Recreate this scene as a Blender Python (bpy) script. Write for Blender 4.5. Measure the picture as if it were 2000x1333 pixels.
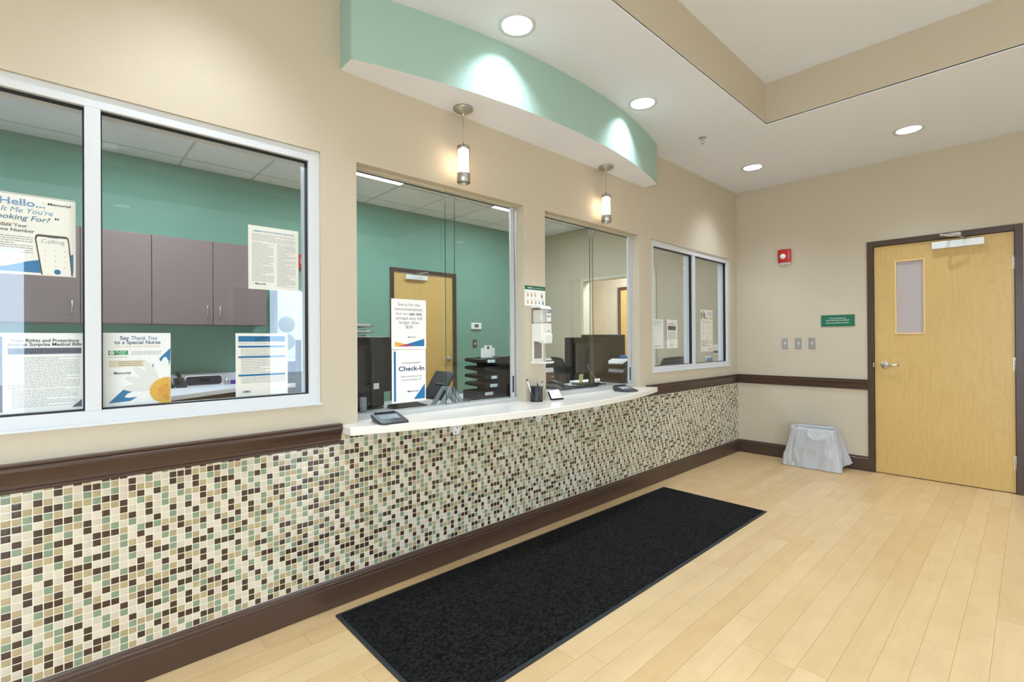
import bpy, bmesh, math, random
from mathutils import Vector, Matrix
R = math.radians
random.seed(7)
scene = bpy.context.scene
col = scene.collection
for o in list(bpy.data.objects):
    bpy.data.objects.remove(o)

# ------------------------------------------------------------------ camera
FPX, CXP, CYP = 952.42, 1000.0, 663.44
yaw, pit, rol = R(46.8374), R(0.16837), R(-0.36501)
F = Vector((-math.sin(yaw)*math.cos(pit), math.cos(yaw)*math.cos(pit), math.sin(pit)))
r_ = F.cross(Vector((0, 0, 1))).normalized(); u_ = r_.cross(F)
cr = math.cos(rol)*r_ + math.sin(rol)*u_
cu = -math.sin(rol)*r_ + math.cos(rol)*u_
cam_d = bpy.data.cameras.new('camera')
cam = bpy.data.objects.new('camera', cam_d); col.objects.link(cam)
cam.matrix_world = Matrix(((cr.x, cu.x, -F.x, 2.30), (cr.y, cu.y, -F.y, 0.0), (cr.z, cu.z, -F.z, 1.27), (0, 0, 0, 1)))
cam_d.sensor_width = 36; cam_d.lens = FPX/2000*36
cam_d.shift_y = (CYP-666.5)/2000
cam_d.clip_start = 0.02; cam_d.clip_end = 200
scene.camera = cam

# ------------------------------------------------------------------ world, exposure
scene.view_settings.view_transform = 'Standard'
scene.view_settings.look = 'None'
scene.view_settings.gamma = 1
scene.view_settings.exposure = 0.36
scene.view_settings.use_curve_mapping = False
w = bpy.data.worlds.new('sky'); scene.world = w; w.use_nodes = True
bg = w.node_tree.nodes['Background']
bg.inputs[0].default_value = (0.64, 0.80, 1.0, 1); bg.inputs[1].default_value = 9.5
DOWN_W = 58.0      # watts of each downlight
TRAY_W = 80.0
TROFFER = 27.0      # emission strength of the office panels

# ------------------------------------------------------------------ materials
def lin(c):
    return tuple((x/255/12.92 if x/255 <= 0.04045 else ((x/255+0.055)/1.055)**2.4) for x in c) + (1,)
MATS = {}
def pbr(name, rgb, rough=0.5, metal=0.0, spec=0.5, emis=None, es=0.0, noise=None, alpha=1.0, coat=0.0):
    if name in MATS: return MATS[name]
    m = bpy.data.materials.new(name); m.use_nodes = True
    nt = m.node_tree; b = nt.nodes['Principled BSDF']
    b.inputs['Base Color'].default_value = lin(rgb)
    b.inputs['Roughness'].default_value = rough
    b.inputs['Metallic'].default_value = metal
    b.inputs['Specular IOR Level'].default_value = spec
    b.inputs['Coat Weight'].default_value = coat
    if emis:
        b.inputs['Emission Color'].default_value = lin(emis); b.inputs['Emission Strength'].default_value = es
    if alpha < 1: b.inputs['Alpha'].default_value = alpha
    if noise:                                      # (scale, colour variation, bump strength)
        tc = nt.nodes.new('ShaderNodeTexCoord'); n = nt.nodes.new('ShaderNodeTexNoise')
        n.inputs['Scale'].default_value = noise[0]; n.inputs['Detail'].default_value = 3
        nt.links.new(tc.outputs['Object'], n.inputs['Vector'])
        if noise[1]:
            mx = nt.nodes.new('ShaderNodeMix'); mx.data_type = 'RGBA'
            c = lin(rgb)
            mx.inputs[6].default_value = tuple(min(1, v*(1-noise[1])) for v in c[:3])+(1,)
            mx.inputs[7].default_value = tuple(min(1, v*(1+noise[1])) for v in c[:3])+(1,)
            nt.links.new(n.outputs['Fac'], mx.inputs[0]); nt.links.new(mx.outputs[2], b.inputs['Base Color'])
        if noise[2]:
            bp = nt.nodes.new('ShaderNodeBump'); bp.inputs['Strength'].default_value = noise[2]; bp.inputs['Distance'].default_value = 0.001
            nt.links.new(n.outputs['Fac'], bp.inputs['Height']); nt.links.new(bp.outputs['Normal'], b.inputs['Normal'])
    MATS[name] = m
    return m

class NT:
    """tiny node helper"""
    def __init__(s, name):
        s.m = bpy.data.materials.new(name); s.m.use_nodes = True; s.nt = s.m.node_tree
        s.b = s.nt.nodes['Principled BSDF']; MATS[name] = s.m
        s.tc = s.nt.nodes.new('ShaderNodeTexCoord')
    def n(s, t, **k):
        x = s.nt.nodes.new(t)
        for a, v in k.items(): setattr(x, a, v)
        return x
    def l(s, a, b): s.nt.links.new(a, b)
    def math(s, op, a, b=None, c=None):
        x = s.n('ShaderNodeMath', operation=op)
        for i, v in enumerate((a, b, c)):
            if v is None: continue
            if isinstance(v, (int, float)): x.inputs[i].default_value = v
            else: s.l(v, x.inputs[i])
        return x.outputs[0]
    def mix(s, f, a, b, blend='MIX'):
        x = s.n('ShaderNodeMix', data_type='RGBA', blend_type=blend)
        for i, v in ((0, f), (6, a), (7, b)):
            if isinstance(v, (int, float)): x.inputs[i].default_value = v
            elif isinstance(v, tuple): x.inputs[i].default_value = v
            else: s.l(v, x.inputs[i])
        return x.outputs[2]
    def bump(s, h, st, dist):
        x = s.n('ShaderNodeBump'); x.inputs['Strength'].default_value = st; x.inputs['Distance'].default_value = dist
        s.l(h, x.inputs['Height']); s.l(x.outputs[0], s.b.inputs['Normal'])

def wall_mat(name, rgb):
    t = NT(name); t.b.inputs['Roughness'].default_value = 0.75; t.b.inputs['Specular IOR Level'].default_value = 0.25
    mp = t.n('ShaderNodeMapping'); t.l(t.tc.outputs['Object'], mp.inputs[0]); mp.inputs['Scale'].default_value = (260, 260, 90)
    n = t.n('ShaderNodeTexNoise'); n.inputs['Scale'].default_value = 1; n.inputs['Detail'].default_value = 2; t.l(mp.outputs[0], n.inputs['Vector'])
    c = lin(rgb)
    t.l(t.mix(n.outputs['Fac'], tuple(v*0.95 for v in c[:3])+(1,), tuple(min(1, v*1.05) for v in c[:3])+(1,)), t.b.inputs['Base Color'])
    t.bump(n.outputs['Fac'], 0.35, 0.0008)
    return t.m
M_BEIGE = wall_mat('beige_wallcovering', (199, 185, 161))
M_GREEN = wall_mat('green_wall_paint', (118, 156, 138))
M_SOFFIT = wall_mat('soffit_green_paint', (164, 190, 174))
M_CEIL = pbr('ceiling_white', (234, 236, 243), 0.85, spec=0.2, noise=(300, 0.01, 0.1))
M_TRIM = pbr('dark_brown_trim', (74, 54, 42), 0.30, spec=0.5, noise=(500, 0.08, 0.05))
M_WHITE = pbr('white_window_frame', (212, 212, 210), 0.38)
M_BLACK = pbr('black_plastic', (20, 20, 22), 0.38)
M_BLACK2 = pbr('black_rubber', (24, 24, 26), 0.7)
M_DKGREY = pbr('dark_grey_plastic', (52, 52, 56), 0.42)
M_GREY = pbr('grey_plastic', (150, 152, 154), 0.45)
M_STEEL = pbr('brushed_steel', (200, 198, 192), 0.28, 1.0)
M_NICKEL = pbr('satin_nickel', (186, 182, 174), 0.36, 1.0)
M_ALU = pbr('aluminium_channel', (206, 206, 204), 0.4, 0.35)
M_WPL = pbr('white_plastic', (236, 234, 226), 0.35)
M_JAMB = pbr('doorway_lining', (214, 204, 180), 0.5)
M_PAPER = pbr('white_paper', (240, 236, 230), 0.6)
M_CREAMP = pbr('cream_paper', (240, 232, 218), 0.6)
M_INK = pbr('dark_ink', (45, 48, 56), 0.6)
M_INKB = pbr('navy_ink', (34, 58, 104), 0.6)
M_GREYINK = pbr('grey_ink', (150, 148, 146), 0.6)
M_BLUE = pbr('print_blue', (22, 112, 160), 0.5)
M_LBLUE = pbr('print_steel_blue', (92, 142, 178), 0.5)
M_GOLD = pbr('print_gold', (222, 170, 60), 0.5)
M_MAG = pbr('print_magenta', (178, 34, 96), 0.5)
M_DGREEN = pbr('sign_green', (24, 104, 74), 0.35)
M_PGREEN = pbr('print_green', (28, 150, 84), 0.5)
M_SLATE = pbr('print_slate', (88, 92, 106), 0.5)
M_RED = pbr('alarm_red', (188, 30, 26), 0.35)
M_PURPLE = pbr('label_purple', (74, 44, 140), 0.4)
M_CAB = pbr('cabinet_taupe_laminate', (124, 108, 104), 0.45, noise=(600, 0.06, 0.0))
M_COUNTER = pbr('cream_solid_surface', (238, 232, 218), 0.22, coat=0.2, noise=(900, 0.02, 0.0))
M_DESK = pbr('office_white_laminate', (222, 222, 226), 0.4)
M_LAMP = pbr('lamp_glow', (255, 255, 255), 0.5, emis=(255, 250, 240), es=9.0)
M_CAN = pbr('can_reflector', (246, 246, 246), 0.5)
M_PEND = pbr('pendant_glow', (255, 255, 255), 0.5, emis=(255, 232, 205), es=7.5)
M_TROF = pbr('troffer_glow', (255, 255, 255), 0.5, emis=(226, 240, 255), es=TROFFER)
M_SCREEN = pbr('screen_black', (4, 4, 5), 0.25)

def glass_mat(name, tint, gl=1.0, rough=0.0, ior=1.62):
    m = bpy.data.materials.new(name); m.use_nodes = True; nt = m.node_tree
    nt.nodes.remove(nt.nodes['Principled BSDF'])
    out = nt.nodes['Material Output']
    tr = nt.nodes.new('ShaderNodeBsdfTransparent'); tr.inputs[0].default_value = tint+(1,)
    g = nt.nodes.new('ShaderNodeBsdfGlossy'); g.inputs['Roughness'].default_value = rough; g.inputs[0].default_value = (gl, gl, gl, 1)
    fr = nt.nodes.new('ShaderNodeFresnel'); fr.inputs[0].default_value = ior
    mx = nt.nodes.new('ShaderNodeMixShader')
    ge = nt.nodes.new('ShaderNodeNewGeometry'); ml = nt.nodes.new('ShaderNodeMath'); ml.operation = 'MULTIPLY'
    inv = nt.nodes.new('ShaderNodeMath'); inv.operation = 'SUBTRACT'; inv.inputs[0].default_value = 1.0
    nt.links.new(ge.outputs['Backfacing'], inv.inputs[1]); nt.links.new(fr.outputs[0], ml.inputs[0]); nt.links.new(inv.outputs[0], ml.inputs[1])
    nt.links.new(ml.outputs[0], mx.inputs[0]); nt.links.new(tr.outputs[0], mx.inputs[1]); nt.links.new(g.outputs[0], mx.inputs[2])
    nt.links.new(mx.outputs[0], out.inputs[0])
    return m
M_GLASS = glass_mat('window_glass', (0.98, 0.99, 0.988))
M_GLASSG = glass_mat('sliding_glass', (0.965, 0.985, 0.978))
M_GEDGE = pbr('glass_edge_green', (40, 84, 70), 0.15)
M_CLEAR = glass_mat('clear_plastic', (0.93, 0.93, 0.92))

def tile_mat():
    t = NT('mosaic_glass_tile'); P = 0.0252
    sx = t.n('ShaderNodeSeparateXYZ'); t.l(t.tc.outputs['Object'], sx.inputs[0])
    a = t.math('DIVIDE', t.math('ADD', sx.outputs[1], 0.106+P*400), P)
    b = t.math('DIVIDE', t.math('ADD', sx.outputs[2], -0.417+P*400), P)
    fa, fb = t.math('FLOOR', a), t.math('FLOOR', b)
    cx = t.n('ShaderNodeCombineXYZ'); t.l(fa, cx.inputs[0]); t.l(fb, cx.inputs[1])
    wn = t.n('ShaderNodeTexWhiteNoise', noise_dimensions='2D'); t.l(cx.outputs[0], wn.inputs['Vector'])
    # sheet layout: a knight's-move lattice of five places, with some places swapped at random
    k5 = t.math('FLOORED_MODULO', t.math('ADD', fa, t.math('MULTIPLY', fb, 3.0)), 5.0)
    k5 = t.math('ADD', k5, t.math('MULTIPLY', t.math('GREATER_THAN', wn.outputs['Value'], 0.66), 5.0))
    ramp = t.n('ShaderNodeValToRGB'); ramp.color_ramp.interpolation = 'CONSTANT'
    CR, TN, GR, DK = (208, 194, 170), (172, 153, 114), (128, 142, 114), (66, 48, 35)
    e = ramp.color_ramp.elements; e[0].position = 0; e[0].color = lin(CR)
    e[1].position = 0.1; e[1].color = lin(DK)
    for q, c in enumerate((CR, GR, TN, TN, GR, DK, DK, CR)):
        x = e.new((q+2)/10); x.color = lin(c)
    t.l(t.math('DIVIDE', t.math('ADD', k5, 0.5), 10.0), ramp.inputs[0])
    # brushed streaks inside each glass tile
    mp = t.n('ShaderNodeMapping'); t.l(t.tc.outputs['Object'], mp.inputs[0]); mp.inputs['Scale'].default_value = (1, 130, 900)
    ns = t.n('ShaderNodeTexNoise'); ns.inputs['Scale'].default_value = 1; t.l(mp.outputs[0], ns.inputs['Vector'])
    v = t.math('ADD', t.math('MULTIPLY', ns.outputs['Fac'], 0.22), 0.89)
    w2 = t.n('ShaderNodeTexWhiteNoise', noise_dimensions='3D')
    cy = t.n('ShaderNodeCombineXYZ'); t.l(fa, cy.inputs[0]); t.l(fb, cy.inputs[1]); cy.inputs[2].default_value = 3.3; t.l(cy.outputs[0], w2.inputs['Vector'])
    v = t.math('MULTIPLY', v, t.math('ADD', t.math('MULTIPLY', w2.outputs['Value'], 0.16), 0.92))
    cv = t.n('ShaderNodeCombineXYZ')
    for i in range(3): t.l(v, cv.inputs[i])
    tc = t.mix(1.0, ramp.outputs[0], cv.outputs[0], 'MULTIPLY')
    # distance to the tile edge
    def edge(q):
        f = t.math('FRACT', q)
        return t.math('MULTIPLY', t.math('MINIMUM', f, t.math('SUBTRACT', 1.0, f)), P)
    d = t.math('MINIMUM', edge(a), edge(b))
    g = t.math('LESS_THAN', d, 0.0014)
    t.l(t.mix(g, tc, lin((228, 218, 196))), t.b.inputs['Base Color'])
    t.l(t.math('ADD', t.math('MULTIPLY', g, 0.6), 0.10), t.b.inputs['Roughness'])
    h = t.math('MINIMUM', t.math('DIVIDE', d, 0.006), 1.0)
    h = t.math('POWER', h, 0.5)
    t.bump(h, 0.5, 0.002)
    t.b.inputs['Coat Weight'].default_value = 0.15
    return t.m
M_TILE = tile_mat()

def plank_mat():
    t = NT('maple_plank_floor'); W = 0.10285; L = 1.15
    sx = t.n('ShaderNodeSeparateXYZ'); t.l(t.tc.outputs['Object'], sx.inputs[0])
    a = t.math('DIVIDE', t.math('ADD', sx.outputs[0], -1.257+W*100), W)
    fa = t.math('FLOOR', a)
    wr = t.n('ShaderNodeTexWhiteNoise', noise_dimensions='1D'); t.l(fa, wr.inputs['W'])
    b = t.math('ADD', t.math('DIVIDE', t.math('ADD', sx.outputs[1], 50), L), t.math('MULTIPLY', wr.outputs['Value'], 7.31))
    fb = t.math('FLOOR', b)
    cx = t.n('ShaderNodeCombineXYZ'); t.l(fa, cx.inputs[0]); t.l(fb, cx.inputs[1])
    wn = t.n('ShaderNodeTexWhiteNoise', noise_dimensions='2D'); t.l(cx.outputs[0], wn.inputs['Vector'])
    ramp = t.n('ShaderNodeValToRGB'); e = ramp.color_ramp.elements
    e[0].color = lin((206, 172, 122)); e[1].color = lin((216, 186, 140)); t.l(wn.outputs['Value'], ramp.inputs[0])
    # grain, offset per plank
    of = t.n('ShaderNodeVectorMath', operation='ADD'); t.l(t.tc.outputs['Object'], of.inputs[0]); t.l(wn.outputs['Color'], of.inputs[1])
    mp = t.n('ShaderNodeMapping'); t.l(of.outputs[0], mp.inputs[0]); mp.inputs['Scale'].default_value = (38, 3.2, 1)
    n1 = t.n('ShaderNodeTexNoise'); n1.inputs['Scale'].default_value = 1; n1.inputs['Detail'].default_value = 6; n1.inputs['Distortion'].default_value = 0.6; t.l(mp.outputs[0], n1.inputs['Vector'])
    mp2 = t.n('ShaderNodeMapping'); t.l(of.outputs[0], mp2.inputs[0]); mp2.inputs['Scale'].default_value = (9, 4.5, 1)
    n2 = t.n('ShaderNodeTexNoise'); n2.inputs['Scale'].default_value = 1; n2.inputs['Detail'].default_value = 4; t.l(mp2.outputs[0], n2.inputs['Vector'])
    v = t.math('ADD', t.math('MULTIPLY', n1.outputs['Fac'], 0.14), t.math('MULTIPLY', n2.outputs['Fac'], 0.26))
    v = t.math('ADD', v, 0.80)
    cv = t.n('ShaderNodeCombineXYZ'); t.l(v, cv.inputs[0])
    t.l(t.math('POWER', v, 1.15), cv.inputs[1]); t.l(t.math('POWER', v, 1.45), cv.inputs[2])
    tc = t.mix(1.0, ramp.outputs[0], cv.outputs[0], 'MULTIPLY')
    fx = t.math('FRACT', a); ex = t.math('MULTIPLY', t.math('MINIMUM', fx, t.math('SUBTRACT', 1.0, fx)), W)
    fy = t.math('FRACT', b); ey = t.math('MULTIPLY', t.math('MINIMUM', fy, t.math('SUBTRACT', 1.0, fy)), L)
    d = t.math('MINIMUM', ex, ey)
    g = t.math('LESS_THAN', d, 0.0009)
    t.l(t.mix(t.math('MULTIPLY', g, 0.75), tc, lin((150, 112, 66))), t.b.inputs['Base Color'])
    t.b.inputs['Roughness'].default_value = 0.33
    t.b.inputs['Specular IOR Level'].default_value = 0.4
    t.bump(t.math('MINIMUM', t.math('DIVIDE', d, 0.002), 1.0), 0.3, 0.0006)
    return t.m
M_FLOOR = plank_mat()

def mat_mat():
    t = NT('black_ribbed_carpet')
    mp = t.n('ShaderNodeMapping'); t.l(t.tc.outputs['Object'], mp.inputs[0]); mp.inputs['Scale'].default_value = (95, 60, 1); mp.inputs['Rotation'].default_value = (0, 0, 0.5)
    vo = t.n('ShaderNodeTexVoronoi'); vo.inputs['Scale'].default_value = 1; t.l(mp.outputs[0], vo.inputs['Vector'])
    n = t.n('ShaderNodeTexNoise'); n.inputs['Scale'].default_value = 900; t.l(t.tc.outputs['Object'], n.inputs['Vector'])
    f = t.math('SUBTRACT', 1.0, vo.outputs['Distance'])
    f2 = t.math('MULTIPLY', t.math('POWER', f, 2.0), n.outputs['Fac'])
    t.l(t.mix(f2, lin((4, 4, 4)), lin((70, 69, 67))), t.b.inputs['Base Color'])
    t.b.inputs['Roughness'].default_value = 0.95; t.b.inputs['Specular IOR Level'].default_value = 0.15
    t.bump(f, 1.0, 0.004)
    return t.m
M_MAT = mat_mat()
M_MATEDGE = pbr('mat_rubber_edge', (38, 42, 42), 0.6)

def birch_mat(name, ax, knots=()):
    t = NT(name)
    mp = t.n('ShaderNodeMapping'); t.l(t.tc.outputs['Object'], mp.inputs[0])
    s = [1, 1, 1]; s[ax] = 3.4; s[2] = 1.05; s[1-ax] = 0.5
    mp.inputs['Scale'].default_value = s
    n = t.n('ShaderNodeTexNoise'); n.inputs['Scale'].default_value = 1; n.inputs['Detail'].default_value = 2.2; n.inputs['Distortion'].default_value = 0.35; t.l(mp.outputs[0], n.inputs['Vector'])
    rings = t.math('FRACT', t.math('MULTIPLY', n.outputs['Fac'], 22.0))
    rings = t.math('POWER', rings, 3.0)
    mp2 = t.n('ShaderNodeMapping'); t.l(t.tc.outputs['Object'], mp2.inputs[0]); s2 = [1, 1, 1]; s2[ax] = 60; s2[2] = 3.5; mp2.inputs['Scale'].default_value = s2
    n2 = t.n('ShaderNodeTexNoise'); n2.inputs['Scale'].default_value = 1; n2.inputs['Detail'].default_value = 5; t.l(mp2.outputs[0], n2.inputs['Vector'])
    f = t.math('ADD', t.math('MULTIPLY', rings, 0.15), t.math('MULTIPLY', n2.outputs['Fac'], 0.50))
    c = t.mix(f, lin((214, 180, 112)), lin((178, 134, 66)))
    sx = t.n('ShaderNodeSeparateXYZ'); t.l(t.tc.outputs['Object'], sx.inputs[0])
    for (kx, kz) in knots:
        dx = t.math('MULTIPLY', t.math('SUBTRACT', sx.outputs[ax], kx), 1.0)
        dz = t.math('SUBTRACT', sx.outputs[2], kz)
        q = t.math('ADD', t.math('POWER', t.math('DIVIDE', t.math('SUBTRACT', dx, t.math('MULTIPLY', dz, 0.4)), 0.008), 2.0), t.math('POWER', t.math('DIVIDE', dz, 0.024), 2.0))
        k = t.math('MAXIMUM', t.math('SUBTRACT', 1.0, q), 0.0)
        c = t.mix(t.math('MULTIPLY', k, 0.8), c, lin((150, 96, 24)))
    t.l(c, t.b.inputs['Base Color']); t.b.inputs['Roughness'].default_value = 0.36
    return t.m
M_DOOR = birch_mat('birch_veneer', 0, ((1.347, 2.09), (2.035, 2.085)))
M_DOORB = birch_mat('birch_veneer_office', 1)
M_BEAD = pbr('birch_bead', (226, 190, 130), 0.4)
M_FROST = pbr('frosted_glass', (182, 170, 166), 0.30, spec=0.6)

def grid_ceiling():
    t = NT('acoustic_tile_grid')
    sx = t.n('ShaderNodeSeparateXYZ'); t.l(t.tc.outputs['Object'], sx.inputs[0])
    def e(v, o):
        f = t.math('FRACT', t.math('DIVIDE', t.math('ADD', v, o+61.0), 0.61))
        return t.math('MULTIPLY', t.math('MINIMUM', f, t.math('SUBTRACT', 1.0, f)), 0.61)
    d = t.math('MINIMUM', e(sx.outputs[0], 2.87), e(sx.outputs[1], -0.845))
    g = t.math('LESS_THAN', d, 0.012)
    n = t.n('ShaderNodeTexNoise'); n.inputs['Scale'].default_value = 160; t.l(t.tc.outputs['Object'], n.inputs['Vector'])
    tile = t.mix(n.outputs['Fac'], lin((226, 226, 228)), lin((240, 240, 242)))
    t.l(t.mix(g, tile, lin((196, 198, 200))), t.b.inputs['Base Color']); t.b.inputs['Roughness'].default_value = 0.9
    t.bump(t.math('MINIMUM', t.math('DIVIDE', d, 0.016), 1.0), 0.6, 0.006)
    return t.m
M_GRID = grid_ceiling()

# ------------------------------------------------------------------ mesh builder
class MB:
    def __init__(s): s.v = []; s.f = []; s.fm = []; s.sm = []; s.mats = []
    def mi(s, m):
        if m not in s.mats: s.mats.append(m)
        return s.mats.index(m)
    def add(s, vs, fs, m, smooth=False):
        o = len(s.v); s.v += [Vector(q) for q in vs]; k = s.mi(m)
        for f in fs: s.f.append([o+i for i in f]); s.fm.append(k); s.sm.append(smooth)
        return s
    def box(s, x0, x1, y0, y1, z0, z1, m):
        x0, x1 = sorted((x0, x1)); y0, y1 = sorted((y0, y1)); z0, z1 = sorted((z0, z1))
        v = [(x0,y0,z0),(x1,y0,z0),(x1,y1,z0),(x0,y1,z0),(x0,y0,z1),(x1,y0,z1),(x1,y1,z1),(x0,y1,z1)]
        return s.add(v, [(0,3,2,1),(4,5,6,7),(0,1,5,4),(1,2,6,5),(2,3,7,6),(3,0,4,7)], m)
    def prism(s, poly, axis, a, b, m, smooth=False):
        """poly in the plane of the other two axes (x,y | x,z | y,z), extruded along axis"""
        def p(q, h):
            if axis == 2: return (q[0], q[1], h)
            if axis == 1: return (q[0], h, q[1])
            return (h, q[0], q[1])
        n = len(poly); v = [p(q, a) for q in poly]+[p(q, b) for q in poly]
        area = sum(poly[i][0]*poly[(i+1)%n][1]-poly[(i+1)%n][0]*poly[i][1] for i in range(n))
        flip = (area > 0) != (b > a)
        if axis == 1: flip = not flip
        fs = [tuple(reversed(range(n))), tuple(range(n, 2*n))]
        side = [(i, (i+1) % n, n+(i+1) % n, n+i) for i in range(n)]
        if flip: fs = [tuple(reversed(f)) for f in fs]; side = [tuple(reversed(f)) for f in side]
        o = len(s.v); s.v += [Vector(q) for q in v]; k = s.mi(m)
        for f in fs: s.f.append([o+i for i in f]); s.fm.append(k); s.sm.append(False)
        for f in side: s.f.append([o+i for i in f]); s.fm.append(k); s.sm.append(smooth)
        return s
    def lathe(s, c, prof, m, axis=(0,0,1), seg=32, smooth=True, close=False):
        """prof: list of (radius, height along axis)"""
        ax = Vector(axis).normalized(); t = Vector((1,0,0)) if abs(ax.x) < 0.9 else Vector((0,1,0))
        e1 = ax.cross(t).normalized(); e2 = ax.cross(e1); c = Vector(c)
        v = []; f = []
        for (r, h) in prof:
            for i in range(seg):
                a = 2*math.pi*i/seg; v.append(c+ax*h+(e1*math.cos(a)+e2*math.sin(a))*r)
        n = len(prof)
        for j in range(n-1):
            for i in range(seg):
                f.append((j*seg+i, j*seg+(i+1)%seg, (j+1)*seg+(i+1)%seg, (j+1)*seg+i))
        s.add(v, f, m, smooth)
        o = len(s.v)-len(v); k = s.mi(m)
        if close:
            s.f.append([o+i for i in reversed(range(seg))]); s.fm.append(k); s.sm.append(False)
            s.f.append([o+(n-1)*seg+i for i in range(seg)]); s.fm.append(k); s.sm.append(False)
        return s
    def cyl(s, a, b, r, m, r2=None, seg=20):
        a = Vector(a); b = Vector(b); d = b-a
        return s.lathe(a, [(r, 0), (r if r2 is None else r2, d.length)], m, d, seg, True, True)
    def tube(s, pts, r, m, seg=8):
        pts = [Vector(p) for p in pts]; n = len(pts); v = []; f = []; up = Vector((0.13, 0.2, 1)).normalized()
        for i, p in enumerate(pts):
            d = (pts[min(i+1, n-1)]-pts[max(i-1, 0)]).normalized()
            a = d.cross(up)
            if a.length < 1e-3: a = d.cross(Vector((1, 0, 0)))
            a.normalize(); b = d.cross(a)
            for k in range(seg):
                t = 2*math.pi*k/seg; v.append(p+(a*math.cos(t)+b*math.sin(t))*r)
        for i in range(n-1):
            for k in range(seg): f.append((i*seg+k, i*seg+(k+1)%seg, (i+1)*seg+(k+1)%seg, (i+1)*seg+k))
        f.append(tuple(reversed(range(seg)))); f.append(tuple((n-1)*seg+k for k in range(seg)))
        return s.add(v, f, m, True)
    def grid(s, fn, nu, nv, m, thick=None, smooth=True):
        v = [fn(i/(nu), j/(nv)) for j in range(nv+1) for i in range(nu+1)]
        f = [(j*(nu+1)+i, j*(nu+1)+i+1, (j+1)*(nu+1)+i+1, (j+1)*(nu+1)+i) for j in range(nv) for i in range(nu)]
        return s.add(v, f, m, smooth)
    def xf(s, M, start=0):
        for i in range(start, len(s.v)): s.v[i] = M @ s.v[i]
        return s
    def build(s, name, parent=None, bevel=0, seg=2, solid=0, fix=True):
        me = bpy.data.meshes.new(name)
        if parent is not None: org = wloc(parent)
        elif name.split('_')[0] in STRUCT or name in STRUCT: org = Vector((0, 0, 0))
        else:
            xs = [q.x for q in s.v]; ys = [q.y for q in s.v]; zs = [q.z for q in s.v]
            org = Vector(((min(xs)+max(xs))/2, (min(ys)+max(ys))/2, min(zs)))
        me.from_pydata([q-org for q in s.v], [], s.f)
        for m in s.mats: me.materials.append(m)
        for p, k, sm in zip(me.polygons, s.fm, s.sm): p.material_index = k; p.use_smooth = sm
        if fix:
            bm = bmesh.new(); bm.from_mesh(me); bmesh.ops.recalc_face_normals(bm, faces=bm.faces); bm.to_mesh(me); bm.free()
        me.update()
        o = bpy.data.objects.new(name, me); col.objects.link(o)
        if parent is not None: o.parent = parent; WL[o.name] = org
        else: o.location = org; WL[o.name] = org
        if solid:
            md = o.modifiers.new('solid', 'SOLIDIFY'); md.thickness = solid; md.offset = 0
        if bevel:
            md = o.modifiers.new('bevel', 'BEVEL'); md.width = bevel; md.segments = seg; md.limit_method = 'ANGLE'; md.angle_limit = R(40)
            md.harden_normals = False
        return o
STRUCT = {'wall', 'floor', 'ceiling', 'window', 'door', 'baseboard', 'trim'}
WL = {}
def wloc(o): return WL[o.name].copy()
def tag(o, label, cat, group=None, kind=None):
    o['label'] = label; o['category'] = cat
    if group: o['group'] = group
    if kind: o['kind'] = kind
    return o
def thing(name, label, cat, loc, group=None):
    o = bpy.data.objects.new(name, None); col.objects.link(o); o.location = loc; WL[o.name] = Vector(loc)
    o.empty_display_size = 0.05
    return tag(o, label, cat, group)
def struct(o, label=None):
    o['kind'] = 'structure'
    if label: o['label'] = label
    return o
def sempty(name, loc, label=None):
    o = bpy.data.objects.new(name, None); col.objects.link(o); o.location = loc; WL[o.name] = Vector(loc); o.empty_display_size = 0.05
    return struct(o, label)
def copy_tree(o, parent=None, loc=None):
    c = o.copy(); col.objects.link(c); c.parent = parent
    if loc is not None: c.location = loc
    for ch in [x for x in bpy.data.objects if x.parent == o]: copy_tree(ch, c)
    return c
def rot_about(c, rz):
    c = Vector(c); return Matrix.Translation(c) @ Matrix.Rotation(rz, 4, 'Z') @ Matrix.Translation(-c)

# ------------------------------------------------------------------ flat printed sheets
_tc = {}
def text_poly(s, bold=0.0, shear=0.0, space=1.0):
    key = (s, bold, shear, space)
    if key in _tc: return _tc[key]
    cu_ = bpy.data.curves.new('lettering', 'FONT'); cu_.body = s; cu_.size = 1; cu_.offset = bold; cu_.shear = shear; cu_.space_character = space
    cu_.resolution_u = 3
    o = bpy.data.objects.new('lettering', cu_); col.objects.link(o)
    dg = bpy.context.evaluated_depsgraph_get(); me = o.evaluated_get(dg).to_mesh()
    vs = [(v.co.x, v.co.y) for v in me.vertices]; fs = [tuple(p.vertices) for p in me.polygons]
    o.evaluated_get(dg).to_mesh_clear(); bpy.data.objects.remove(o); bpy.data.curves.remove(cu_)
    _tc[key] = (vs, fs); return _tc[key]

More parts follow.
